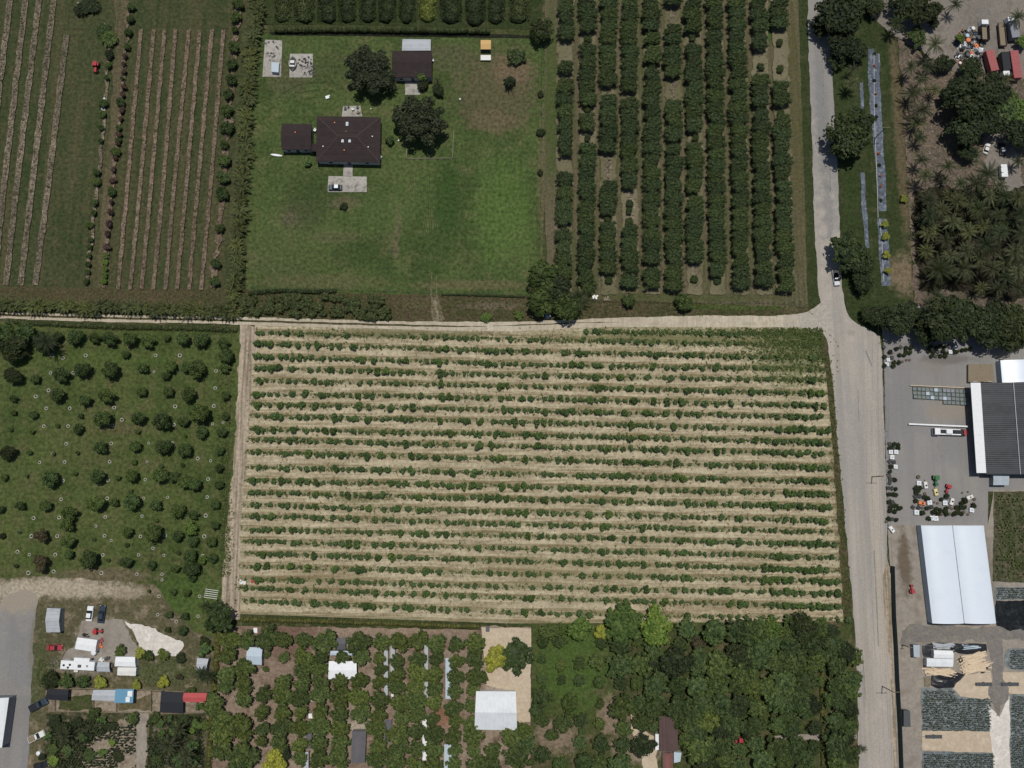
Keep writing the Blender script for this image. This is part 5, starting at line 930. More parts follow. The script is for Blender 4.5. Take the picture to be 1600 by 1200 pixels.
# ================================================================ vehicles
def vehicle(name, label, cat, px, py, heading, L, Wd, H, body, kind='car', group=None, bedmat='black', roofm=None):
    """heading in degrees: image direction of the front, 0 = right, 90 = up"""
    p = P(px, py, H*.5); rt = thing(name, label, cat, (p.x, p.y, .02), R(heading), group); l, w = L/2, Wd/2
    b = B()
    if kind == 'car':
        b.fr(-l,l,-w,w,.3,-l*.98,l*.96,-w*.97,w*.97,.72); b.fr(-l*.97,l*.95,-w*.96,w*.96,.72,-l*.9,l*.85,-w*.86,w*.86,.9); b.obj('body', body, rt, .06)
        g = B(); g.fr(-l*.72,l*.42,-w*.84,w*.84,.9,-l*.5,l*.1,-w*.68,w*.68,H-.06); g.obj('windows', 'glass', rt)
        g = B(); g.fr(-l*.5,l*.1,-w*.69,w*.69,H-.06,-l*.46,l*.06,-w*.62,w*.62,H); g.obj('roof', roofm or body, rt, .03)
    else:
        b.fr(-l,l,-w,w,.4,-l*.99,l*.97,-w*.97,w*.97,.85); b.fr(l*.38,l*.97,-w*.95,w*.95,.85,l*.4,l*.92,-w*.86,w*.86,1.08)
        for s_ in (-1, 1): b.bc(-l*.55, s_*w*.92, 1.0, l*.85, .1, .35)
        b.bc(-l*.97, 0, 1.0, .1, Wd*.9, .35); b.obj('body', body, rt, .05)
        g = B(); g.fr(-l*.14,l*.42,-w*.88,w*.88,.87,-l*.02,l*.2,-w*.72,w*.72,H-.06); g.obj('windows', 'glass', rt)
        g = B(); g.fr(-l*.03,l*.2,-w*.73,w*.73,H-.06,0,l*.16,-w*.66,w*.66,H); g.obj('roof', roofm or body, rt, .03)
        g = B(); g.bc(-l*.55,0,.88,l*.82,Wd*.84,.05); g.obj('bed', bedmat, rt)
    for sx in (-.62, .62):
        for sy in (-1, 1):
            g = B(); g.cyl((l*sx, sy*w*.9 - .1, .33), .33, .2, 12, 'y'); t = g.obj('wheel', 'rubber', rt)
    for s_ in (-1, 1): g = B(); g.bc(l*.97, s_*w*.7, .65, .08, .3, .15); g.obj('headlight', 'white', rt)
    return rt
vehicle('suv', 'dark parked SUV on the parking pad below the large house', 'car', 523.5, 292.5, 180, 4.5, 1.9, 1.7, 'navy', roofm='silver')
vehicle('pickup_truck', 'silver and white pickup parked on the road beside the leaning tree', 'pickup', 1306.5, 435, -84, 4.9, 1.9, 1.75, 'silver', 'pickup')
vehicle('car', 'white car standing on the gravel left of the black car', 'car', 140, 959, 87, 4.5, 1.9, 1.5, 'white')
vehicle('car', 'black car parked to the right of the white car', 'car', 158.5, 960, 86, 5.2, 2.0, 1.6, 'navy')
vehicle('car', 'red car on rough grass beside the asphalt drive', 'car', 85.5, 1012, 1, 4.6, 1.7, 1.35, 'red')
vehicle('pickup_truck', 'dark blue pickup parked askew by the black-roofed pen', 'pickup', 59.5, 1101.5, 28, 5.6, 2.1, 1.8, 'navy', 'pickup')
vehicle('pickup_truck', 'dusty white pickup parked askew at the lower left', 'pickup', 57, 1151, 26, 5.0, 1.9, 1.7, 'offwhite', 'pickup', bedmat='wood')
vehicle('car', 'black car cut off by the bottom edge of the photo', 'car', 64, 1196, 15, 4.5, 1.8, 1.5, 'black')
vehicle('car', 'white car in the small yard among the palms', 'car', 1541.5, 232, 68, 3.9, 1.8, 1.4, 'offwhite')
vehicle('car', 'dark car with pale roof in the small yard among the palms', 'car', 1566.5, 233, 88, 4.6, 1.9, 1.5, 'black', roofm='silver')
vehicle('car', 'red car under the trees at the lower edge of the wood', 'car', 1160, 1156, 5, 4.4, 1.8, 1.4, 'red')
def boxtruck(name, label, cat, px, py, heading, L, Wd, H, body, cab=None, cabm='white', bars=0, z0=.9, cargo=None, group=None):
    p = P(px, py, H*.6); rt = thing(name, label, cat, (p.x, p.y, .02), R(heading), group); l, w = L/2, Wd/2; x1 = l - (2.0 if cab else 0)
    b = B(); b.box(-l, x1, -w, w, z0, H if cargo is None else z0+.2); 
    for k in range(int((x1+l)/.6)):
        if cargo is None:
            for s_ in (-1, 1): b.bc(-l+.3+k*.6, s_*(w+.02), (z0+H)/2, .25, .05, H-z0-.2)
            b.bc(-l+.3+k*.6, 0, H+.02, .25, Wd*.94, .05)
    b.obj('container' if not cab else 'cargo_box', body, rt)
    if cargo is not None:
        g = B()
        for s_ in (-1, 1): g.bc((x1-l)/2, s_*w*.96, (z0+H)/2, x1+l, .08, H-z0)
        g.bc(-l+.05, 0, (z0+H)/2, .08, Wd, H-z0); g.obj('side_panel', body, rt); g = B(); g.bc((x1-l)/2, 0, z0+.3, (x1+l)*.9, Wd*.82, .2); g.obj('load', cargo, rt)
    g = B(); g.bc(-.2, 0, z0-.15, L*.96, Wd*.4, .2); g.obj('chassis', 'dgrey', rt)
    if cab:
        g = B(); g.fr(x1+.15, l, -w*.95, w*.95, .5, x1+.15, l-.25, -w*.85, w*.85, 2.4); g.obj('cab', cabm, rt, .08); g = B(); g.fr(l-.75, l+.02, -w*.82, w*.82, 1.35, l-.9, l-.22, -w*.76, w*.76, 2.25); g.obj('windscreen', 'glass', rt)
    for sx in (-.75, -.5, .72):
        for sy in (-1, 1): g = B(); g.cyl((l*sx, sy*w*.82-.12, .45), .45, .26, 12, 'y'); g.obj('wheel', 'rubber', rt)
    return rt
boxtruck('shipping_container', 'faded red container, shorter one left of the black trailer', 'container', 1547.5, 97, -80, 7.3, 2.6, 2.9, 'maroon')
boxtruck('shipping_container', 'faded red container, long one right of the black trailer', 'container', 1584.5, 103, -87, 9.6, 2.7, 2.9, 'maroon')
boxtruck('box_truck', 'black-bodied truck between the two red containers', 'truck', 1569.5, 102, -88, 8.2, 2.5, 3.0, 'black', True)
boxtruck('dump_truck', 'black dump truck with white cab above the red containers', 'truck', 1537.5, 48, 88, 7.4, 2.6, 2.5, 'black', True, cargo='wood')
boxtruck('trailer', 'long brown open trailer between dump truck and blue truck', 'trailer', 1565, 55, 90, 8.2, 2.2, 1.7, 'brownpaint', cargo='wood')
boxtruck('box_truck', 'blue-grey box truck with white side at the top right corner', 'truck', 1581, 44, 96, 8.0, 2.6, 2.9, 'grey', True)
boxtruck('van', 'white box van in the small yard among the palms', 'van', 1567, 268, 90, 4.2, 2.0, 2.1, 'white')
# car hauler / long trailer in the yard
p = P(1483,675,1.2); rt = thing('boom_truck', 'long black and white boom truck with red tail in the nursery yard', 'truck', (p.x, p.y, .02), R(180-2))
b = B(); b.box(-5.2,5,-.95,.95,.8,1.1); b.obj('chassis', 'black', rt); b = B(); b.fr(3.0,5.1,-1.15,1.15,.6,3.2,4.9,-1,1,2.3); b.obj('cab', 'white', rt, .08); b = B(); b.fr(4.4,5.13,-1,1,1.3,4.3,4.93,-.9,.9,2.1); b.obj('windscreen', 'glass', rt)
b = B(); b.bc(-.2,.75,1.35,6.4,.35,.5); b.bc(-.2,-.8,1.3,6.4,.25,.4); b.obj('side_rail', 'white', rt); b = B(); b.bc(.3,0,1.7,1.9,1.3,.9); b.obj('tank', 'white', rt, .1); b = B(); b.bc(-2.4,0,1.4,2.2,.9,.5); b.obj('bed', 'black', rt); b = B(); b.fr(-5.8,-4.4,-.3,.3,.7,-5.2,-4.4,-.8,.8,1.5); b.obj('tail', 'red', rt)
for sx in (-4, -3, 4):
    for sy in (-1, 1): b = B(); b.cyl((sx, sy*.95-.15, .5), .5, .3, 12, 'y'); b.obj('wheel', 'rubber', rt)
# red tractors
def tractor(label, px, py, hd, col='red', sc=1.0, name='tractor'):
    p = P(px, py, .8); rt = thing(name, label, 'tractor', (p.x, p.y, 0), R(hd)); rt.scale = (sc,)*3
    b = B(); b.fr(0,1.9,-.4,.4,.6,.05,1.85,-.32,.32,1.25); b.obj('hood', col, rt, .06); b = B(); b.bc(-.6,0,.75,1.3,.8,.5); b.obj('seat', 'black', rt)
    b = B(); b.bc(-.7,0,2.0,1.5,1.3,.08); b.obj('canopy', col, rt, .03); b = B()
    for sx in (-1.3, -.1):
        for sy in (-.55, .55): b.bc(sx, sy, 1.35, .07, .07, 1.3)
    b.obj('posts', 'black', rt)
    for sy in (-1, 1):
        b = B(); b.cyl((-.8, sy*.85-.2, .7), .7, .4, 16, 'y'); b.obj('wheel', 'rubber', rt); b = B(); b.cyl((1.4, sy*.65-.12, .42), .42, .25, 14, 'y'); b.obj('wheel', 'rubber', rt); b = B(); b.bc(-.8, sy*.85, 1.45, 1.0, .42, .08); b.obj('fender', col, rt)
    return rt
tractor('red tractor with canopy on the mown strip of the left farm', 150, 105, -92); tractor('small red tractor on gravel below the black car', 152.5, 986.5, 0, sc=.8); tractor('small red machine at the gravel strip by the white greenhouse', 1425, 921, 90, sc=.75)
# motorhome
p = P(122,1039.5,2.6); rt = thing('motorhome', 'long white motorhome with roof hatches below the white shed', 'motorhome', (p.x, p.y, 0), R(-3)); b = B(); b.box(-5,5,-1.25,1.25,.5,3.0); b.obj('body', 'white', rt, .08)
for x, y in ((-4,-.1),(-2.7,-.7),(-2.2,.1)): b = B(); b.cyl((x,y,3.0),.33,.12,14); b.obj('hatch', 'black', rt)
b = B(); b.bc(.7,-.1,3.15,.9,.8,.3); b.obj('air_conditioner', 'dgrey', rt); b = B(); b.bc(2.9,0,3.1,.5,.5,.2); b.obj('vent', 'grey', rt)
b = B(); b.bc(1,1.7,2.3,4.6,.95,1.1); b.obj('slide_out', 'white', rt); b = B(); b.bc(-1.3,-1.8,.5,1.2,1.1,.9); b.obj('step_box', 'offwhite', rt); b = B(); b.bc(-2,1.29,1.9,1.4,.08,.7); b.obj('window', 'glass', rt)
for sx in (-3.5, 2.6, 3.5):
    for sy in (-1, 1): b = B(); b.cyl((sx, sy*1.1-.12, .42), .42, .24, 12, 'y'); b.obj('wheel', 'rubber', rt)
# sheds bottom left
quadroof('metal_shed', 'grey metal shed with two-tone sheet roof beside the drive', 'shed', [(73.5,950),(94.5,951),(94,988),(72.5,988)], 2.5, 3.3, 'x', 'tingrey', 'grey', over=.1)
quadroof('canopy_tent', 'white flat-topped shed above the motorhome', 'shed', [(121,996),(152,1000),(149,1019),(117,1014)], 2.6, 2.75, 'x', 'white', 'offwhite', over=.1)
b = B(); b.cyl((0,0,0),.75,1.3,18); b.cyl((0,0,1.3),.75,.25,18,'z',.2); o = b.obj('water_tank', 'white'); p = P(146,1020,1.3); o.location = (p.x,p.y,0); tag(o, 'round white water tank at the corner of the white shed', 'tank')
quadroof('canopy_tent', 'grey fabric canopy between the motorhome and white sheds', 'canopy', [(153,1034),(171,1035),(172,1050),(151,1049)], 2.0, 2.4, 'x', 'tingrey', 'grey', over=.1, open_=True)
quadroof('white_shed', 'upper of the two white sheds right of the motorhome', 'shed', [(181,1026),(211,1026.5),(212,1042),(179,1041)], 2.4, 2.6, 'x', 'white', 'offwhite', over=.1)
quadroof('white_shed', 'lower of the two white sheds right of the motorhome', 'shed', [(184,1042.5),(213,1043),(212,1056),(183,1055)], 2.1, 2.25, 'x', 'offwhite', 'offwhite', over=.1)
quadroof('grey_shed', 'small grey shed at the hedge in the lower left', 'shed', [(308,1028),(326,1029.5),(322,1048),(307,1046)], 2.2, 2.5, 'x', 'dgrey' if False else 'tingrey', 'grey', over=.1)
quadroof('shade_roof', 'black shade roof beside the askew blue pickup', 'shade roof', [(74,1076),(107,1077.5),(106,1095),(71,1093)], 2.1, 2.2, 'x', 'black', 'wood', over=.1, open_=True)
rt, c, _ = quadroof('pen_roof', 'long grey and blue roof over the animal pens', 'shed', [(146,1078),(209,1078),(208,1097.5),(143,1094)], 2.2, 2.5, 'x', 'tingrey', 'wood', over=.1, open_=True)
addon(rt, c, 'tarpaulin', 'tarpblue', 194, 1087.5, 2.62, 5.4, 3.9, .06)['label'] = 'blue tarpaulin'; addon(rt, c, 'white_sheet', 'white', 203, 1084, 2.7, 1.4, 1.6, .06); addon(rt, c, 'white_sheet', 'white', 199.5, 1093, 2.7, 1.2, 1.4, .06)
quadroof('shade_roof', 'large black shade roof left of the red roof', 'shade roof', [(252,1080),(286.5,1082),(286,1115),(249.5,1113)], 2.2, 2.3, 'x', 'black', 'wood', over=.1, open_=True)
quadroof('red_shed', 'red-roofed shed at the right end of the pens', 'shed', [(287,1082.5),(323.5,1083),(322,1097.5),(285.5,1097)], 2.1, 2.4, 'x', 'tinred', 'wood', over=.1)
quadroof('warehouse', 'white warehouse corner cut off by the left photo edge', 'warehouse', [(-60,1091),(14,1090),(3,1168),(-72,1170)], 4.2, 5.4, 'y', 'tinwhite', 'grey', over=.3)
b = B(); b.cyl((0,0,0),.6,1.2,16); b.cyl((0,0,1.2),.6,.2,16,'z',.25); o = b.obj('water_tank', 'white'); p = P(60,1177,1); o.location = (p.x,p.y,0); tag(o, 'squat white tank on grass below the white pickup', 'tank')
for j, (x, y, m_, lb) in enumerate(((135,993,'black','dark junk at the top of the white shed'),(158,1001,'maroon','red-brown machine right of the white shed'),(157,1009,'orange','orange machine right of the white shed'),(168,1028,'dgrey','dark clutter above the grey canopy'),(161,1031,'offwhite','pale clutter above the grey canopy'),(174,1040,'wood','wooden clutter right of the grey canopy'),(380,909,'offwhite','white box at the corner of the pale field'),(398,909,'red','small red item beside the white field box'),(857,495,'poolblue','blue-white debris below the clump by the lane'),(930,465,'offwhite','white rubbish pile right of the clump'),(947,467,'wood','brown brush pile on the verge by the round bush'))):
    b = B()
    for q in range(6): b.bc(rnd.uniform(-.7,.7), rnd.uniform(-.5,.5), rnd.uniform(.2,.5), rnd.uniform(.4,1.1), rnd.uniform(.3,.7), rnd.uniform(.3,.7), rnd.uniform(0,3))
    o = b.obj('junk_pile', m_); p = P(x, y); o.location = (p.x,p.y,.05); tag(o, lb, 'junk')
p = P(330,928,.5); rt = thing('rail_rack', 'pale slatted timber rack by the big round tree', 'rack', (p.x,p.y,0), R(-8)); b = B()
for k in range(5): b.bc(0, -1.2+k*.6, .55, 4.0, .14, .08)
b.obj('slats', 'offwhite', rt); b = B()
for sx in (-1.8, 1.8):
    for sy in (-1.1, 1.1): b.bc(sx, sy, .27, .12, .12, .54)
b.obj('posts', 'wood', rt)
# grove buildings
quadroof('hall', 'big white-roofed building on the sandy yard', 'building', [(744,1080),(806,1080.5),(808,1141),(741.5,1140)], 3.4, 5.6, 'x', 'tinwhite', 'offwhite', over=.3)
quadroof('canopy_tent', 'bright white canopy roof among the grove trees', 'canopy', [(514,1033),(557,1033),(558,1061),(513,1061)], 2.6, 2.9, 'x', 'white', 'offwhite', over=.1, open_=True)
quadroof('shed', 'pale green-grey roof above the bright white canopy', 'shed', [(516,1017),(555,1017),(555,1024),(516,1024)], 2.3, 2.4, 'x', 'poolblue', 'grey', over=.1)
quadroof('shed', 'grey mesh-roofed frame above the bright white canopy', 'shed', [(526,997),(540,997),(540,1015),(526,1015)], 2.0, 2.1, 'x', 'dgrey', 'grey', over=.1, open_=True)
quadroof('shed', 'pale greenish roof at the upper left of the grove', 'shed', [(386,1011),(410,1012),(409,1039),(385,1038)], 2.6, 3.0, 'x', 'poolblue', 'grey', over=.1)
quadroof('long_shed', 'long dark grey roof in the lower grove', 'shed', [(550,1142),(572,1142),(570,1192),(548,1192)], 2.6, 2.9, 'y', 'tindark', 'grey', over=.1)
for j, (x0, y0, x1, y1, m_, lb) in enumerate(((600,1000,606,1090,'tingrey','narrow pale shade frame, leftmost one in the grove'),(610,1000,617,1058,'tingrey','narrow grey frame between the leftmost frame and grove trees'),(663,1008,669,1098,'tingrey','long narrow pale roof in the middle of the grove'),(696,1028,705,1092,'poolblue','narrow pale-panelled roof in the right grove'),(660,1120,667,1188,'white','narrow bright white roof in the lower grove'),(694,1163,705,1200,'poolblue','narrow pale blue roof at the bottom of the grove'),(600,1125,612,1160,'tindark','dark grey narrow roof in the lower grove'),(478,1146,487,1170,'tindark','small grey roof among lower left grove trees'),(474,1175,482,1200,'tingrey','grey strip roof at the bottom of the left grove'),(611,1063,615,1092,'white','thin white panel row in the grove'))):
    quadroof('shade_row', lb, 'shade frame', [(x0,y0),(x1,y0),(x1,y1),(x0,y1)], 2.0, 2.1, 'y', m_, 'grey', over=.05, open_=True)
for x, y, lb in ((629,1073,'small white panel beside a grove tree'),(625,1138,'white box in the lower grove, upper one'),(623,1165,'white box in the lower grove, lower one'),(485,1119,'white letter-like frame in the left grove'),(486,1092,'tiny white post in the left grove'),(748,1186,'white panel at the lower right of the grove'),(399,985,'white rubbish at the upper left of the grove'),(762,983,'dark bench on the sandy yard')):
    slab('grove_item', lb, 'panel', [(x-3,y-4),(x+3,y-4),(x+3,y+4),(x-3,y+4)], 'white' if 'white' in lb else 'dgrey', .6)
# house in the wood
quadroof('house', 'brown-roofed house among the trees of the wood', 'house', [(1030,1118),(1058,1120),(1060,1173),(1030,1174)], 2.8, 3.8, 'y', 'brownroof', 'offwhite', over=.4)
quadroof('house_annex', 'rust-red roofed annex below the brown-roofed house', 'annex', [(1036,1176),(1052,1176),(1051,1215),(1037,1215)], 2.4, 3.0, 'y', 'rustroof', 'offwhite', over=.2)
quadroof('lean_to', 'white lean-to strip on the left of the brown-roofed house', 'lean-to', [(1024,1147),(1029.5,1147),(1029.5,1172),(1024,1172)], 2.2, 2.3, 'y', 'white', 'offwhite', over=.05)
quadroof('lean_to', 'pale roof right of the rust-red annex', 'lean-to', [(1053,1175),(1065,1176),(1063,1190),(1053,1192)], 2.2, 2.3, 'y', 'poolblue', 'offwhite', over=.05)
# ================================================================ nursery, east side
def tunnel(name, label, x0, y0, x1, y1, n, he, hr, mat, axis='y', skew=0, seams=9):
    """curved polythene greenhouse, n bays side by side"""
    c = P((x0+x1)/2, (y0+y1)/2, he); rt = thing(name, label, 'greenhouse', (c.x, c.y, 0)); A_, D_ = P(x0, y0, he), P(x1, y1, he); s_ = P(x0+skew, y1, he).x - P(x0, y1, he).x
    X0, X1, Y0, Y1 = A_.x-c.x, P(x1, y0, he).x-c.x, D_.y-c.y, A_.y-c.y; k = 14; b_ = B()
    for q in range(n):
        b = B(); V = []
        ny = seams*2
        for jy in range(ny+1):
            yy = Y1 + (Y0-Y1)*jy/ny; dz = rnd.uniform(-.07,-.03) if jy % 2 else rnd.uniform(.0,.05)
            for i in range(k+1):
                t = (q + i/k)/n; x = X0 + (X1-X0)*t + s_*jy/ny; V.append((x, yy, he + (hr-he)*math.sin(math.pi*i/k)**.8 + dz*math.sin(math.pi*i/k)))
        b.add(V, [(jy*(k+1)+i, (jy+1)*(k+1)+i, (jy+1)*(k+1)+i+1, jy*(k+1)+i+1) for jy in range(ny) for i in range(k)])
        o = b.obj('roof', mat, rt); [setattr(f_, 'use_smooth', True) for f_ in o.data.polygons]
        b = B()
        for yy, ss in ((Y1, 0), (Y0, s_)):
            xs_ = [X0 + (X1-X0)*(q+i/k)/n + ss for i in range(k+1)]; n1 = len(b.v)
            b.v += [(x, yy, he + (hr-he)*math.sin(math.pi*i/k)**.8 - .02) for i, x in enumerate(xs_)] + [(xs_[-1], yy, 0), (xs_[0], yy, 0)]; b.f.append(tuple(range(n1, len(b.v))))
        b.obj('end_wall', 'offwhite', rt)
    b = B()
    for x in (X0, X1): b.add([(x, Y1, 0), (x+s_, Y0, 0), (x+s_, Y0, he), (x, Y1, he)], [(0,1,2,3)])
    b.obj('side_wall', 'poolblue', rt)
    for q in range(1, n):
        x = X0 + (X1-X0)*q/n; b = B(); b.add([(x-.12, Y1, he+.06), (x+.12, Y1, he+.06), (x+.12+s_, Y0, he+.06), (x-.12+s_, Y0, he+.06)], [(0,3,2,1)]); b.obj('gutter', 'grey', rt)
    return rt
tunnel('greenhouse', 'double white polythene greenhouse below the nursery machines', 1439, 821, 1537, 974, 2, 3.2, 4.3, 'poly', skew=7, seams=8)
tunnel('greenhouse', 'white polythene tunnel at the top right of the nursery', 1563, 563, 1660, 598, 1, 2.8, 4.5, 'poly', seams=3)
slab('ground_cloth_strip', 'dark grey strip along the left wall of the white greenhouse', 'strip', [(1427,822),(1438,822),(1446,971),(1432,968)], 'dgrey', .05)
rt, c, _ = quadroof('shade_house', 'huge black net-roofed shade house at the right edge', 'shade house', [(1530,598),(1700,598),(1700,741),(1541,741)], 4.0, 4.8, 'y', 'shade', 'dgrey', over=.2)
p0, p1 = P(1516.5,598,4.1), P(1532,598,4.1); q0, q1 = P(1526,739,4.1), P(1541,739,4.1); b = B(); b.add([(v.x-c.x, v.y-c.y, 4.12) for v in (p0,p1,q1,q0)] + [(v.x-c.x, v.y-c.y, 3.98) for v in (p0,p1,q1,q0)], [(3,2,1,0),(4,5,6,7),(0,1,5,4),(1,2,6,5),(2,3,7,6),(3,0,4,7)]); b.obj('awning', 'white', rt)['label'] = 'white sheet awning along the left side'
b = B(); g0, g1 = P(1583,598,4.6), P(1594,741,4.6); m = (g0+g1)/2; d = g1-g0; b.bc(m.x-c.x, m.y-c.y, 4.72, d.length, .2, .14, math.atan2(d.y, d.x)); b.obj('ridge_gutter', 'silver', rt)
quadroof('loading_deck', 'weathered wooden deck roof at the top of the shade house', 'deck', [(1513,569),(1551,569),(1553,597),(1513,597)], 1.3, 1.3, 'x', 'wood', 'wood', over=.1)
quadroof('grey_shed', 'small blue-grey shed roof below the shade house', 'shed', [(1552,741),(1577,742),(1576,758),(1552,758)], 2.4, 2.5, 'x', 'tinblue', 'grey', over=.1)
p, q = P(1419.5,662.5,.8), P(1512,666.5,.8); m = (p+q)/2; d = q-p; rt = thing('barrier', 'long white horizontal barrier above the boom truck', 'barrier', (m.x,m.y,0), math.atan2(d.y,d.x)); b = B(); b.bc(0,0,.9,d.length,.45,.3); b.obj('beam', 'white', rt); b = B(); [b.bc(x,0,.4,.2,.3,.8) for x in (-8,-3,3,8)]; b.obj('posts', 'grey', rt)
p, q = P(1423,602,1), P(1512,606,1); m = (p+q)/2; d = q-p; b = B(); b.bc(0,0,.6,d.length,.2,.5); o = b.obj('tan_beam', 'timber'); o.location = (m.x,m.y,0); o.rotation_euler = (0,0,math.atan2(d.y,d.x)); tag(o, 'long tan board along the top of the crate rows', 'board')
def cratemesh(mat):
    b = B(); b.box(-.62,.62,-.5,.5,0,.08)
    for s_ in (-1, 1): b.bc(s_*.6,0,.4,.05,1.0,.72); b.bc(0,s_*.48,.4,1.24,.05,.72)
    b.bc(0,0,.5,1.1,.88,.1); return b.mesh('crate', mat)
CM = [cratemesh(m_) for m_ in ('crate', 'grey', 'crate', 'poolblue')]
for i in range(4):
    for j in range(13):
        if i == 3 and j < 7: continue
        x, y = 1429 + j*6.6 + i*.4, 607.5 + i*6.2 + j*.35; p = P(x, y, .5); v = 0 if rnd.random() < .6 else rnd.randrange(4)
        o = link('crate', CM[v]); o.location = (p.x, p.y, .02 + rnd.random()*.3); o.rotation_euler = (0,0,R(-3)+rnd.uniform(-.04,.04)); o.scale = (1.0,1.1,1)
        tag(o, f'{["grey-green","grey","grey-green","pale"][v]} crate, {nth(j+1)} from left in {nth(i+1)} row beside the shade house', 'crate', 'crates in rows beside the shade house')
# potted plants, white tubs, machines
b = B(); b.cyl((0,0,0),.42,.62,14,'z',.52); POT = b.mesh('pot', 'pot'); b = B(); b.cyl((0,0,.6),.47,.04,14); SOIL = b.mesh('soil', 'bark')
b = B(); b.fr(-.55,.55,-.55,.55,0,-.62,.62,-.62,.62,.9); b.ring((0,0,.9),.38,.55,.07,14); TUB = b.mesh('tub', 'white'); b = B(); b.cyl((0,0,.91),.36,.03,14); HOLE = b.mesh('lid', 'poolblue')
b = B(); b.fr(-.6,.6,-.55,.55,0,-.6,.6,-.55,.55,.75); [b.bc(x,0,.8,.06,1.0,.1) for x in (-.5,-.2,.2,.5)]; BIN = b.mesh('bin', 'pot')
def pot(x, y, label, grp, k='plant', sc=1):
    p = P(x, y, .5); nm, cat = {'plant': ('potted_plant','potted plant'), 'bare': ('black_pot','pot'), 'tub': ('white_tub','tub'), 'bin': ('black_bin','bin')}[k]
    rt = thing(nm, label, cat, (p.x,p.y,.02), rnd.uniform(0,3) if k != 'tub' else rnd.uniform(-.1,.1), grp); rt.scale = (sc,)*3
    if k == 'tub': link('tub', TUB, rt); link('lid', HOLE, rt); return
    if k == 'bin': link('bin', BIN, rt); return
    link('pot', POT, rt); link('soil', SOIL, rt)
    if k == 'plant': f_ = link('foliage', rnd.choice(CR['dark']), rt); f_.location = (0,0,1.0); f_.scale = (.75,.75,.7)
def pots(spec, ox, oy, where, grp):
    it = crop(spec, ox, oy)
    for (x, y, r_, k), j, i in banded([(a, b_, c_, k_) for a, b_, c_, k_ in it], 6):
        kk = {'t': 'tub', 'p': 'plant', 'b': 'bare', 'n': 'bin'}[k or 'b']; wd = {'t': 'white tub', 'p': 'dark potted plant', 'b': 'black pot', 'n': 'black bin'}[k or 'b']
        pot(x, y, f'{wd}, {nth(j)} from left in {nth(i)} row {where}', grp, kk, r_/(4.3 if kk == 'tub' else 3.9))
pots("725,970,14n 800,980,14p 830,970,14n 860,975,14p 890,975,14p 860,1000,14p 885,1005,14p 775,1005,14b 775,1035,14n 820,1020,14p 850,1020,14p 750,1050,14t 740,1078,16t 725,1030,14p 785,1065,14p 780,1085,16p 815,1065,14p 840,1060,13b 865,1050,13b 885,1050,12b 725,1085,14p 760,1000,14p", 1200, 300, 'at the yard corner by the road', 'pots at the yard corner')
pots("1000,970,14p 1025,965,14n 1050,975,14p 1075,965,14p 1100,970,14p 1130,965,14n 1000,995,14p 1030,1000,14p 1060,1000,14n 1090,995,14p 1110,1010,14p 1170,975,16t 1138,1000,16t 1160,1000,14p 1190,990,14b 1210,990,14p 1235,985,13p 1260,980,13p 1020,1025,14p 1045,1025,14n 1075,1025,14p 1105,1025,14p 1180,1000,12p", 1200, 300, 'at the top of the nursery yard', 'pots at the top of the yard')
pots("760,375,15n 785,375,15p 810,380,14p 760,400,15p 785,400,14n 810,400,14p 765,425,17t 798,425,17t 773,458,17t 760,485,15n 785,488,15n 765,515,15p 795,517,16t 760,548,13p 755,570,15n 765,595,16n 790,598,14p 760,618,14n 750,650,15n 775,652,15n 795,655,13p 755,690,14p 780,690,15p 798,692,13p 755,735,15p 780,740,15n 765,765,16p 795,760,15p 820,775,16p 760,790,15p 790,795,15p 750,840,15p 775,845,15n 800,848,13p 740,860,14b", 1200, 600, 'in the line along the yard fence', 'pots and tubs along the yard fence')
pots("938,580,18b 940,620,18t 920,650,16p 945,650,15p 925,675,16p 980,685,15b 920,705,16n 945,700,16n 975,705,14p 920,730,14p 1005,740,19t 1103,743,18t 1080,720,13p 1060,745,12b 905,770,14n 940,772,15n 965,775,14b 990,775,14p 1020,770,15n 1050,780,14p 1075,790,14p 925,802,19t 955,805,15n 975,808,13b 1035,800,15b 1060,810,15p 1085,812,15b 1110,810,15p 1135,812,15b 1160,812,15p 1185,805,14b 1205,810,14p 1225,800,14b 1250,815,13b 1020,838,19t 1045,840,19t 1000,840,15p 1110,775,13p 1135,770,14b 1175,770,14p 1200,775,15p 1225,770,14p 1220,740,15b 1215,680,10b 1250,675,10b 1270,788,18t 1290,720,15b 1285,750,15b 1220,720,13p 1205,745,13p 1040,740,10b 1150,780,12b", 1200, 600, 'in the machine cluster', 'pots and tubs in the yard cluster')
tractor('green garden machine at the top of the yard cluster', 1462, 750, -90, 'green', .95, 'garden_machine'); tractor('red garden machine right of the yellow one', 1481, 763, -110, 'red', .8, 'garden_machine')
def cart(label, px, py, hd, m_, m2='black'):
    p = P(px, py, .6); rt = thing('utility_cart', label, 'cart', (p.x,p.y,0), R(hd)); b = B(); b.fr(-1.1,1.2,-.6,.6,.45,-1.0,1.0,-.5,.5,1.0); b.obj('body', m_, rt, .1); b = B(); b.cyl((.1,0,1.0),.25,.3,12); b.obj('hopper', m2, rt); b = B(); b.bc(-1.4,0,.6,.7,.12,.1); b.obj('handle', 'dgrey', rt)
    for sx in (-.7, .7):
        for sy in (-1, 1): b = B(); b.cyl((sx, sy*.6-.08, .28), .28, .16, 10, 'y'); b.obj('wheel', 'rubber', rt)
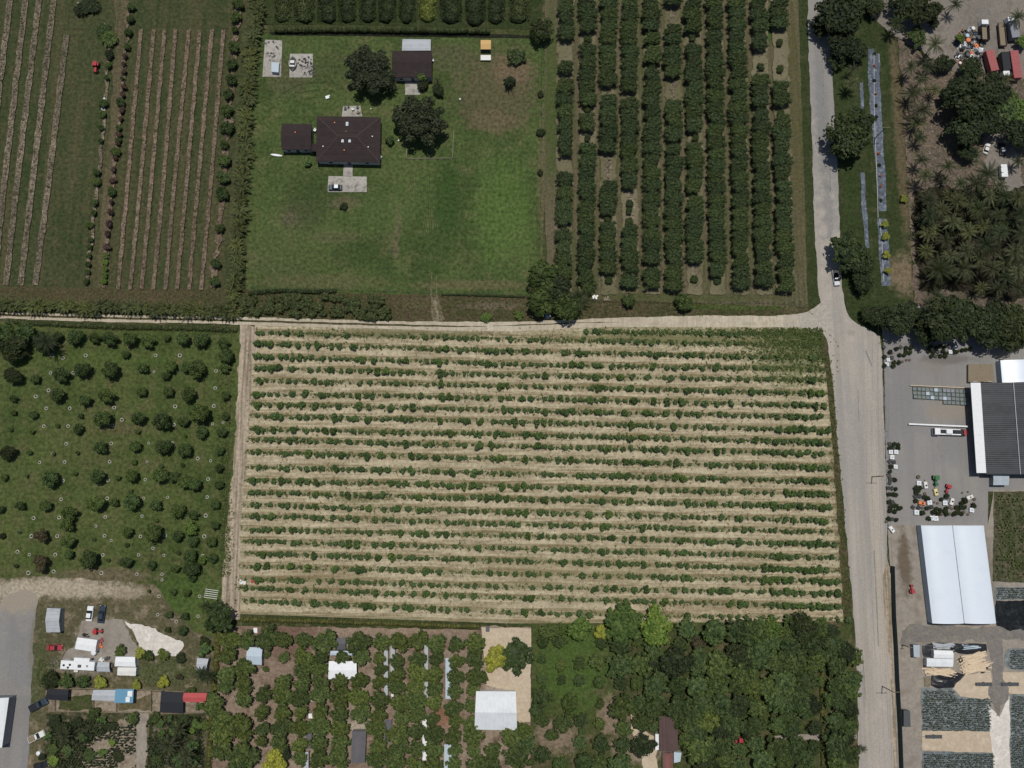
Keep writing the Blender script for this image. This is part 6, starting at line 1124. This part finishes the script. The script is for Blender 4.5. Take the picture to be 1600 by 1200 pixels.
cart('cream machine left of the green machine', 1446, 758, -85, 'offwhite'); cart('yellow machine in the middle of the yard cluster', 1462, 769, -80, 'yellow'); cart('cream square machine right of centre in the cluster', 1487, 784, 70, 'offwhite'); cart('white machine at the right end of the cluster', 1515, 777, 20, 'offwhite', 'grey'); cart('orange-red machine at the left of the cluster', 1440, 786, -10, 'orange'); cart('white slanting skiff-like cart at the fence corner', 1393, 827, -55, 'white', 'grey')
# south nursery items
quadroof('grey_container', 'dark grey container beside the windscreen fence', 'container', [(1412,1110),(1422,1111),(1423,1136),(1412,1135)], 2.4, 2.4, 'y', 'dgrey', 'dgrey', over=.02)
quadroof('white_container', 'small white container right of the road windscreen', 'container', [(1427,1007.5),(1437,1008),(1437,1027),(1428,1026.5)], 2.3, 2.3, 'y', 'tinblue', 'grey', over=.02)
quadroof('white_shed', 'upper half of the white sheds amid dark tarps', 'shed', [(1459,1016),(1489,1017),(1490,1029),(1459,1028)], 2.6, 2.8, 'x', 'white', 'offwhite', over=.1)
quadroof('white_shed', 'lower, longer half of the white sheds amid dark tarps', 'shed', [(1448,1028.5),(1490,1029.5),(1489,1042),(1448,1041.5)], 2.4, 2.5, 'x', 'tinwhite', 'offwhite', over=.1)
def heap(name, label, cat, pts, mat, h, n=10):
    """crumpled sheet or low heap filling an outline"""
    v = outline(pts, .3, 1.0); c = sum(v, Vector())/len(v); V = [(0, 0, h)]; m = len(v)
    for k in (.35, .7, .92): V += [((p.x-c.x)*k, (p.y-c.y)*k, h*(1-k**3)*rnd.uniform(.5, 1.2)+.05) for p in v]
    V += [(p.x-c.x, p.y-c.y, 0) for p in v]; f = [(0, 1+i, 1+(i+1) % m) for i in range(m)]
    for r_ in range(3): f += [(1+r_*m+i, 1+(r_+1)*m+i, 1+(r_+1)*m+(i+1) % m, 1+r_*m+(i+1) % m) for i in range(m)]
    b = B(); b.add(V, f); o = b.obj(name, mat); o.location = (c.x, c.y, .3); return tag(o, label, cat)
heap('tarpaulin', 'black crumpled tarpaulin heap below the pale boards', 'tarpaulin', [(1455,1053),(1490,1050),(1508,1053),(1500,1062),(1492,1068),(1490,1074),(1465,1076),(1453,1070)], 'black', .8)
heap('tarpaulin', 'black tarpaulin spread around the white sheds', 'tarpaulin', [(1440,1008),(1456,1004),(1540,1006),(1541,1018),(1510,1022),(1492,1018),(1458,1030),(1446,1030),(1440,1020)], 'black', .4)
heap('tarpaulin', 'black net heap at the right of the sand patch', 'tarpaulin', [(1535,1045),(1545,1040),(1546,1050),(1530,1052)], 'black', .4)
heap('brush_pile', 'brown brush pile at the left of the black tarpaulin heap', 'brush pile', [(1442,1058),(1452,1056),(1454,1070),(1443,1072)], 'wood', .5)
def boards(label, px, py, L_, W_, a, n, mat='timber'):
    p = P(px, py); b = B()
    for k in range(n): b.bc(rnd.uniform(-.12,.12)*L_, rnd.uniform(-.5,.5)*W_, .1+rnd.random()*.5, L_*rnd.uniform(.5,.95), rnd.uniform(.12,.4), .08, rnd.gauss(0,.12))
    o = b.obj('board_pile', mat); o.location = (p.x,p.y,.3); o.rotation_euler = (0,0,R(a)); tag(o, label, 'boards')
boards('splayed pale boards right of the white sheds', 1520, 1032, 9, 3.6, 14, 46); boards('long pale boards under the white sheds', 1468, 1049, 10, 1.6, -2, 26); boards('pale boards fanned to the lower right', 1522, 1044, 9.5, 1.6, 8, 26)
boards('silver pipes laid above the white sheds', 1470, 1009, 7, 1.2, -3, 16, 'silver'); boards('grey pipes laid at the top right of the tarpaulin', 1515, 1011, 6, 1.0, -5, 12, 'poolblue')
b = B(); b.ring((0,0,.35),.35,.6,.2,16); o = b.obj('tyre', 'rubber'); o.location = P(1500,1031,.5); tag(o, 'black tyre lying in the pale boards', 'tyre')
for x, y, w, lb in ((1537,1069,24,'dark flat trailer left of the wheel track'),(1578,1069,26,'dark flat trailer right of the wheel track'),(1459,1151,24,'green-grey flat trailer on the lower sand strip')):
    p = P(x, y, .5); L_ = w*.2; rt = thing('flat_trailer', lb, 'trailer', (p.x,p.y,.1)); b = B(); b.bc(0,0,.5,L_,1.0,.15)
    for k in range(6): b.bc(-L_/2+.4+k*(L_-.8)/5,0,.62,.35,.8,.12)
    b.obj('bed', 'dgrey', rt); b = B(); b.bc(-L_/2-.4,0,.45,.8,.1,.08); b.obj('hitch', 'dgrey', rt)
    for sy in (-1, 1): b = B(); b.cyl((0, sy*.52-.06, .3), .3, .14, 10, 'y'); b.obj('wheel', 'rubber', rt)
# pot beds: countless small plants on cloth
def bedgrid(polys, sp, mat, name, label, sz=.22, prob=.9, sheet=1.0):
    C_ = []
    for (x0,y0,x1,y1) in polys:
        y = y0; r_ = 0
        while y < y1:
            x = x0 + (sp/2 if r_ % 2 else 0)
            while x < x1:
                if rnd.random() < prob:
                    p = P(x + rnd.gauss(0,.12*sp), y + rnd.gauss(0,.1*sp))
                    if name == 'nursery_plants' and math.sin(x*.07)*math.cos(y*.09+x*.03) > .45: x += sp; continue
                    for _ in range(4): C_.append((p.x + rnd.gauss(0, sz*.35), p.y + rnd.gauss(0, sz*.35), .3 + rnd.random()*.2 + .004*LV[0]))
                x += sp
            y += sp*.9; r_ += 1
    C_ = np.array(C_); V_, Q_ = leafquads(C_, np.tile([0,0,1.0], (len(C_),1)), sz, .6, .5); return tag(link(name, npmesh(name, V_, Q_, M[mat])), label, 'bedding plants', kind='stuff')
M['l_grey'] = leafmat('grey_green_bedding', (.035,.045,.032), (.08,.10,.07), 0, 1.5)
bedgrid([(1441,1092,1546,1140),(1442,1080,1490,1092),(1443,1178,1551,1205),(1580,1088,1610,1205),(1578,1016,1610,1044),(1556,919,1610,935)], 3.3, 'l_grey', 'bedding_plants', 'rows of small grey-green potted plants on nursery ground cloth', .23)
bedgrid([(1556,775,1610,905)], 5, 'h_mid' if False else 'l_grove', 'bedding_plants', 'seedlings on the green nursery bed at the right edge', .3, .5)
bedgrid([(82,1128,212,1200),(232,1125,262,1200),(262,1120,318,1200)], 4.4, 'l_dark', 'nursery_plants', 'small potted plants in the lower-left plot', .36, .95)
# junk yard top right
JM = ['offwhite','black','dgrey','silver','orange','white','wood','navy','poolblue','black','wood','dgrey']
spots = []
for k in range(150):
    x, y = rnd.uniform(1492,1534), rnd.uniform(45,108)
    if (x-1513)**2/21**2 + (y-76)**2/33**2 < 1: spots.append((x, y))
SH = ['crate', 'drum', 'frame', 'engine']
for (x, y), j, i in banded(spots, 9):
    m_ = rnd.choice(JM); b = B(); sh = rnd.choice(SH); s_ = rnd.uniform(.8,1.7)
    if sh == 'drum': b.cyl((0,0,0),.45*s_,.9*s_,14); b.cyl((0,0,.9*s_),.38*s_,.06,14)
    elif sh == 'crate':
        b.box(-.7*s_,.7*s_,-.5*s_,.5*s_,0,.1)
        for q in (-1,1): b.bc(q*.66*s_,0,.35,.08,1.0*s_,.6); b.bc(0,q*.48*s_,.35,1.3*s_,.06,.6)
    elif sh == 'frame': b.bc(0,.4*s_,.4,1.8*s_,.12,.12); b.bc(0,-.4*s_,.4,1.8*s_,.12,.12); b.bc(.7*s_,0,.4,.12,.8*s_,.12); b.bc(-.7*s_,0,.4,.12,.8*s_,.12); b.bc(.1,0,.5,.7*s_,.4,.4)
    else: b.fr(-.6*s_,.6*s_,-.45*s_,.45*s_,0,-.4*s_,.4*s_,-.3*s_,.3*s_,.8); b.cyl((.1,0,.8),.2,.3,10)
    cn = {'offwhite':'cream','dgrey':'dark grey','poolblue':'pale blue','navy':'dark blue','wood':'brown'}.get(m_, m_); o = b.obj('scrap_'+{'frame':'rack'}.get(sh, sh), m_); p = P(x, y, .4); o.location = (p.x,p.y,.05); o.rotation_euler = (0,0,rnd.uniform(0,3))
    tag(o, f'{cn} scrap {sh}, {nth(j)} from left in {nth(i)} row of the junk heap', 'scrap', 'scrap in the junk heap left of the containers')
# ================================================================ poles and wires
def pole(label, px, py, h, arm=1.6, ang=0):
    p = P(px, py); rt = thing('utility_pole', label, 'utility pole', (p.x,p.y,0), ang); b = B(); b.cyl((0,0,0),.17,h,10,'z',.11); b.obj('pole', 'wood', rt); b = B(); b.bc(0,.12,h-.35,arm*2,.12,.12); b.obj('crossarm', 'wood', rt)
    for x in (-arm+.1, 0, arm-.1): b = B(); b.cyl((x,.12,h-.29),.05,.22,8); b.obj('insulator', 'silver', rt)
    return Vector((p.x, p.y, h))
tops = [pole('wooden utility pole on the road edge beside the nursery yard', 1362, 745, 8.2), pole('wooden utility pole at the lower road edge', 1378, 1072, 8.2), pole('slim pole right of the windscreen fence', 1409, 1007, 5.5, .6), pole('pale utility pole among the trees beside the north road', 1366, 217, 8.2)]
def wires(label, a, b_, xs, sag=.8):
    for k, dx in enumerate(xs):
        pts = []
        for i in range(17):
            t = i/16; v = a.lerp(b_, t); pts.append((v.x + dx, v.y, v.z - sag*4*t*(1-t)))
        b = B(); b.tube(pts, .018, 4); tag(b.obj('power_line', 'black'), f'{["left","middle","right"][k]} power line {label}', 'power line', 'power lines along the road')
ext = P(1345,-60,0); ext.z = 8.2; exb = P(1388,1290,0); exb.z = 8.2
wires('from the north pole to the yard pole', tops[3], tops[0], (-1.5,0,1.5), 1.2); wires('from the yard pole to the lower pole', tops[0], tops[1], (-1.5,0,1.5), 1.0); wires('north of the pale pole', tops[3], ext, (-1.5,0,1.5)); wires('below the lower road pole', tops[1], exb, (-1.5,0,1.5))
# patch of pots/trash at the head of the left farm
for (x, y, r_, k), j, i in banded(crop("660,160,12 685,185,14 650,200,10 690,268,14 640,185,8 672,150,8 495,25,10 570,30,9 600,40,9 560,50,9 655,618,8 650,685,14 640,680,8", 0, 0), 6):
    b = B(); b.cyl((0,0,0),r_*.15,.35,10); b.ring((0,0,.35),r_*.1,r_*.16,.06,10); o = b.obj('white_pot', 'white'); o.location = P(x, y); tag(o, f'white pot or bucket, {nth(j)} from left in {nth(i)} row by the farm path', 'pot', 'white buckets by the farm path')
# more palms filling the dense grove and clutter on the slabs
for k in range(18):
    x = 1440 + (k % 9)*19 + rnd.uniform(-6, 6); y = 312 + (k//9)*40 + rnd.uniform(-9, 9)
    tree(x, y, rnd.uniform(15, 20), rnd.choice(('palm', 'palmdark')), 'palm_tree', f'shorter palm in the gaps of the palm grove, {nth(k % 9 + 1)} from left in {nth(k//9 + 1)} gap row', 'feathery palms', h=2.2, cat='palm')
for (cx_, cy_, wx, wy, n_, m_, lb) in ((474,104,13,14,34,'black','small black scrap piece on the square slab beside the boat'),(424,84,11,20,16,'dgrey','small dark scrap piece on the long slab at the lawn corner')):
    for k in range(n_):
        p = P(cx_ + rnd.uniform(-wx, wx) + (4 if n_ > 20 else 0), cy_ + rnd.uniform(-wy, wy)); b = B(); L_ = rnd.uniform(.3,1.4); b.bc(0,0,.05,L_,rnd.uniform(.2,.6),.1); b.bc(.1*L_,.1,.13,L_*.5,.2,.06,.6)
        o = b.obj('scrap_piece', m_); o.location = (p.x, p.y, .11); o.rotation_euler = (0,0,rnd.uniform(0,3)); tag(o, lb, 'scrap', 'scrap on the square slab' if n_ > 20 else 'scrap on the long slab')
for pts, lb in (([(1365.5,80),(1366,180),(1371,300),(1372,340)],'thin pale irrigation pipe along the long plastic strip'),([(1374.5,342),(1378,380),(1381,440)],'thin pale irrigation pipe along the lower plastic strip'),([(1373,85),(1374,97)],'short white pipe at the head of the plastic strip')):
    b = B(); b.tube([P(x, y, .42) for x, y in pts], .07, 5); tag(b.obj('irrigation_pipe', 'offwhite'), lb, 'pipe')
for x, y, r_, k in ((1478,775,7,0),(1495,800,6,0),(1440,801,5,0),(1500,792,6,0),(1476,798,6,0),(1507,783,6,0),(1433,766,5,0),(1448,779,5,0),(1520,790,5,0),(1458,800,6,0)):
    pot(x, y, f'dark potted plant in the yard cluster, at its {"upper" if y < 785 else "lower"} {"left" if x < 1460 else "middle" if x < 1498 else "right"} part', 'loose dark pots in the yard cluster', 'plant', 1.05)
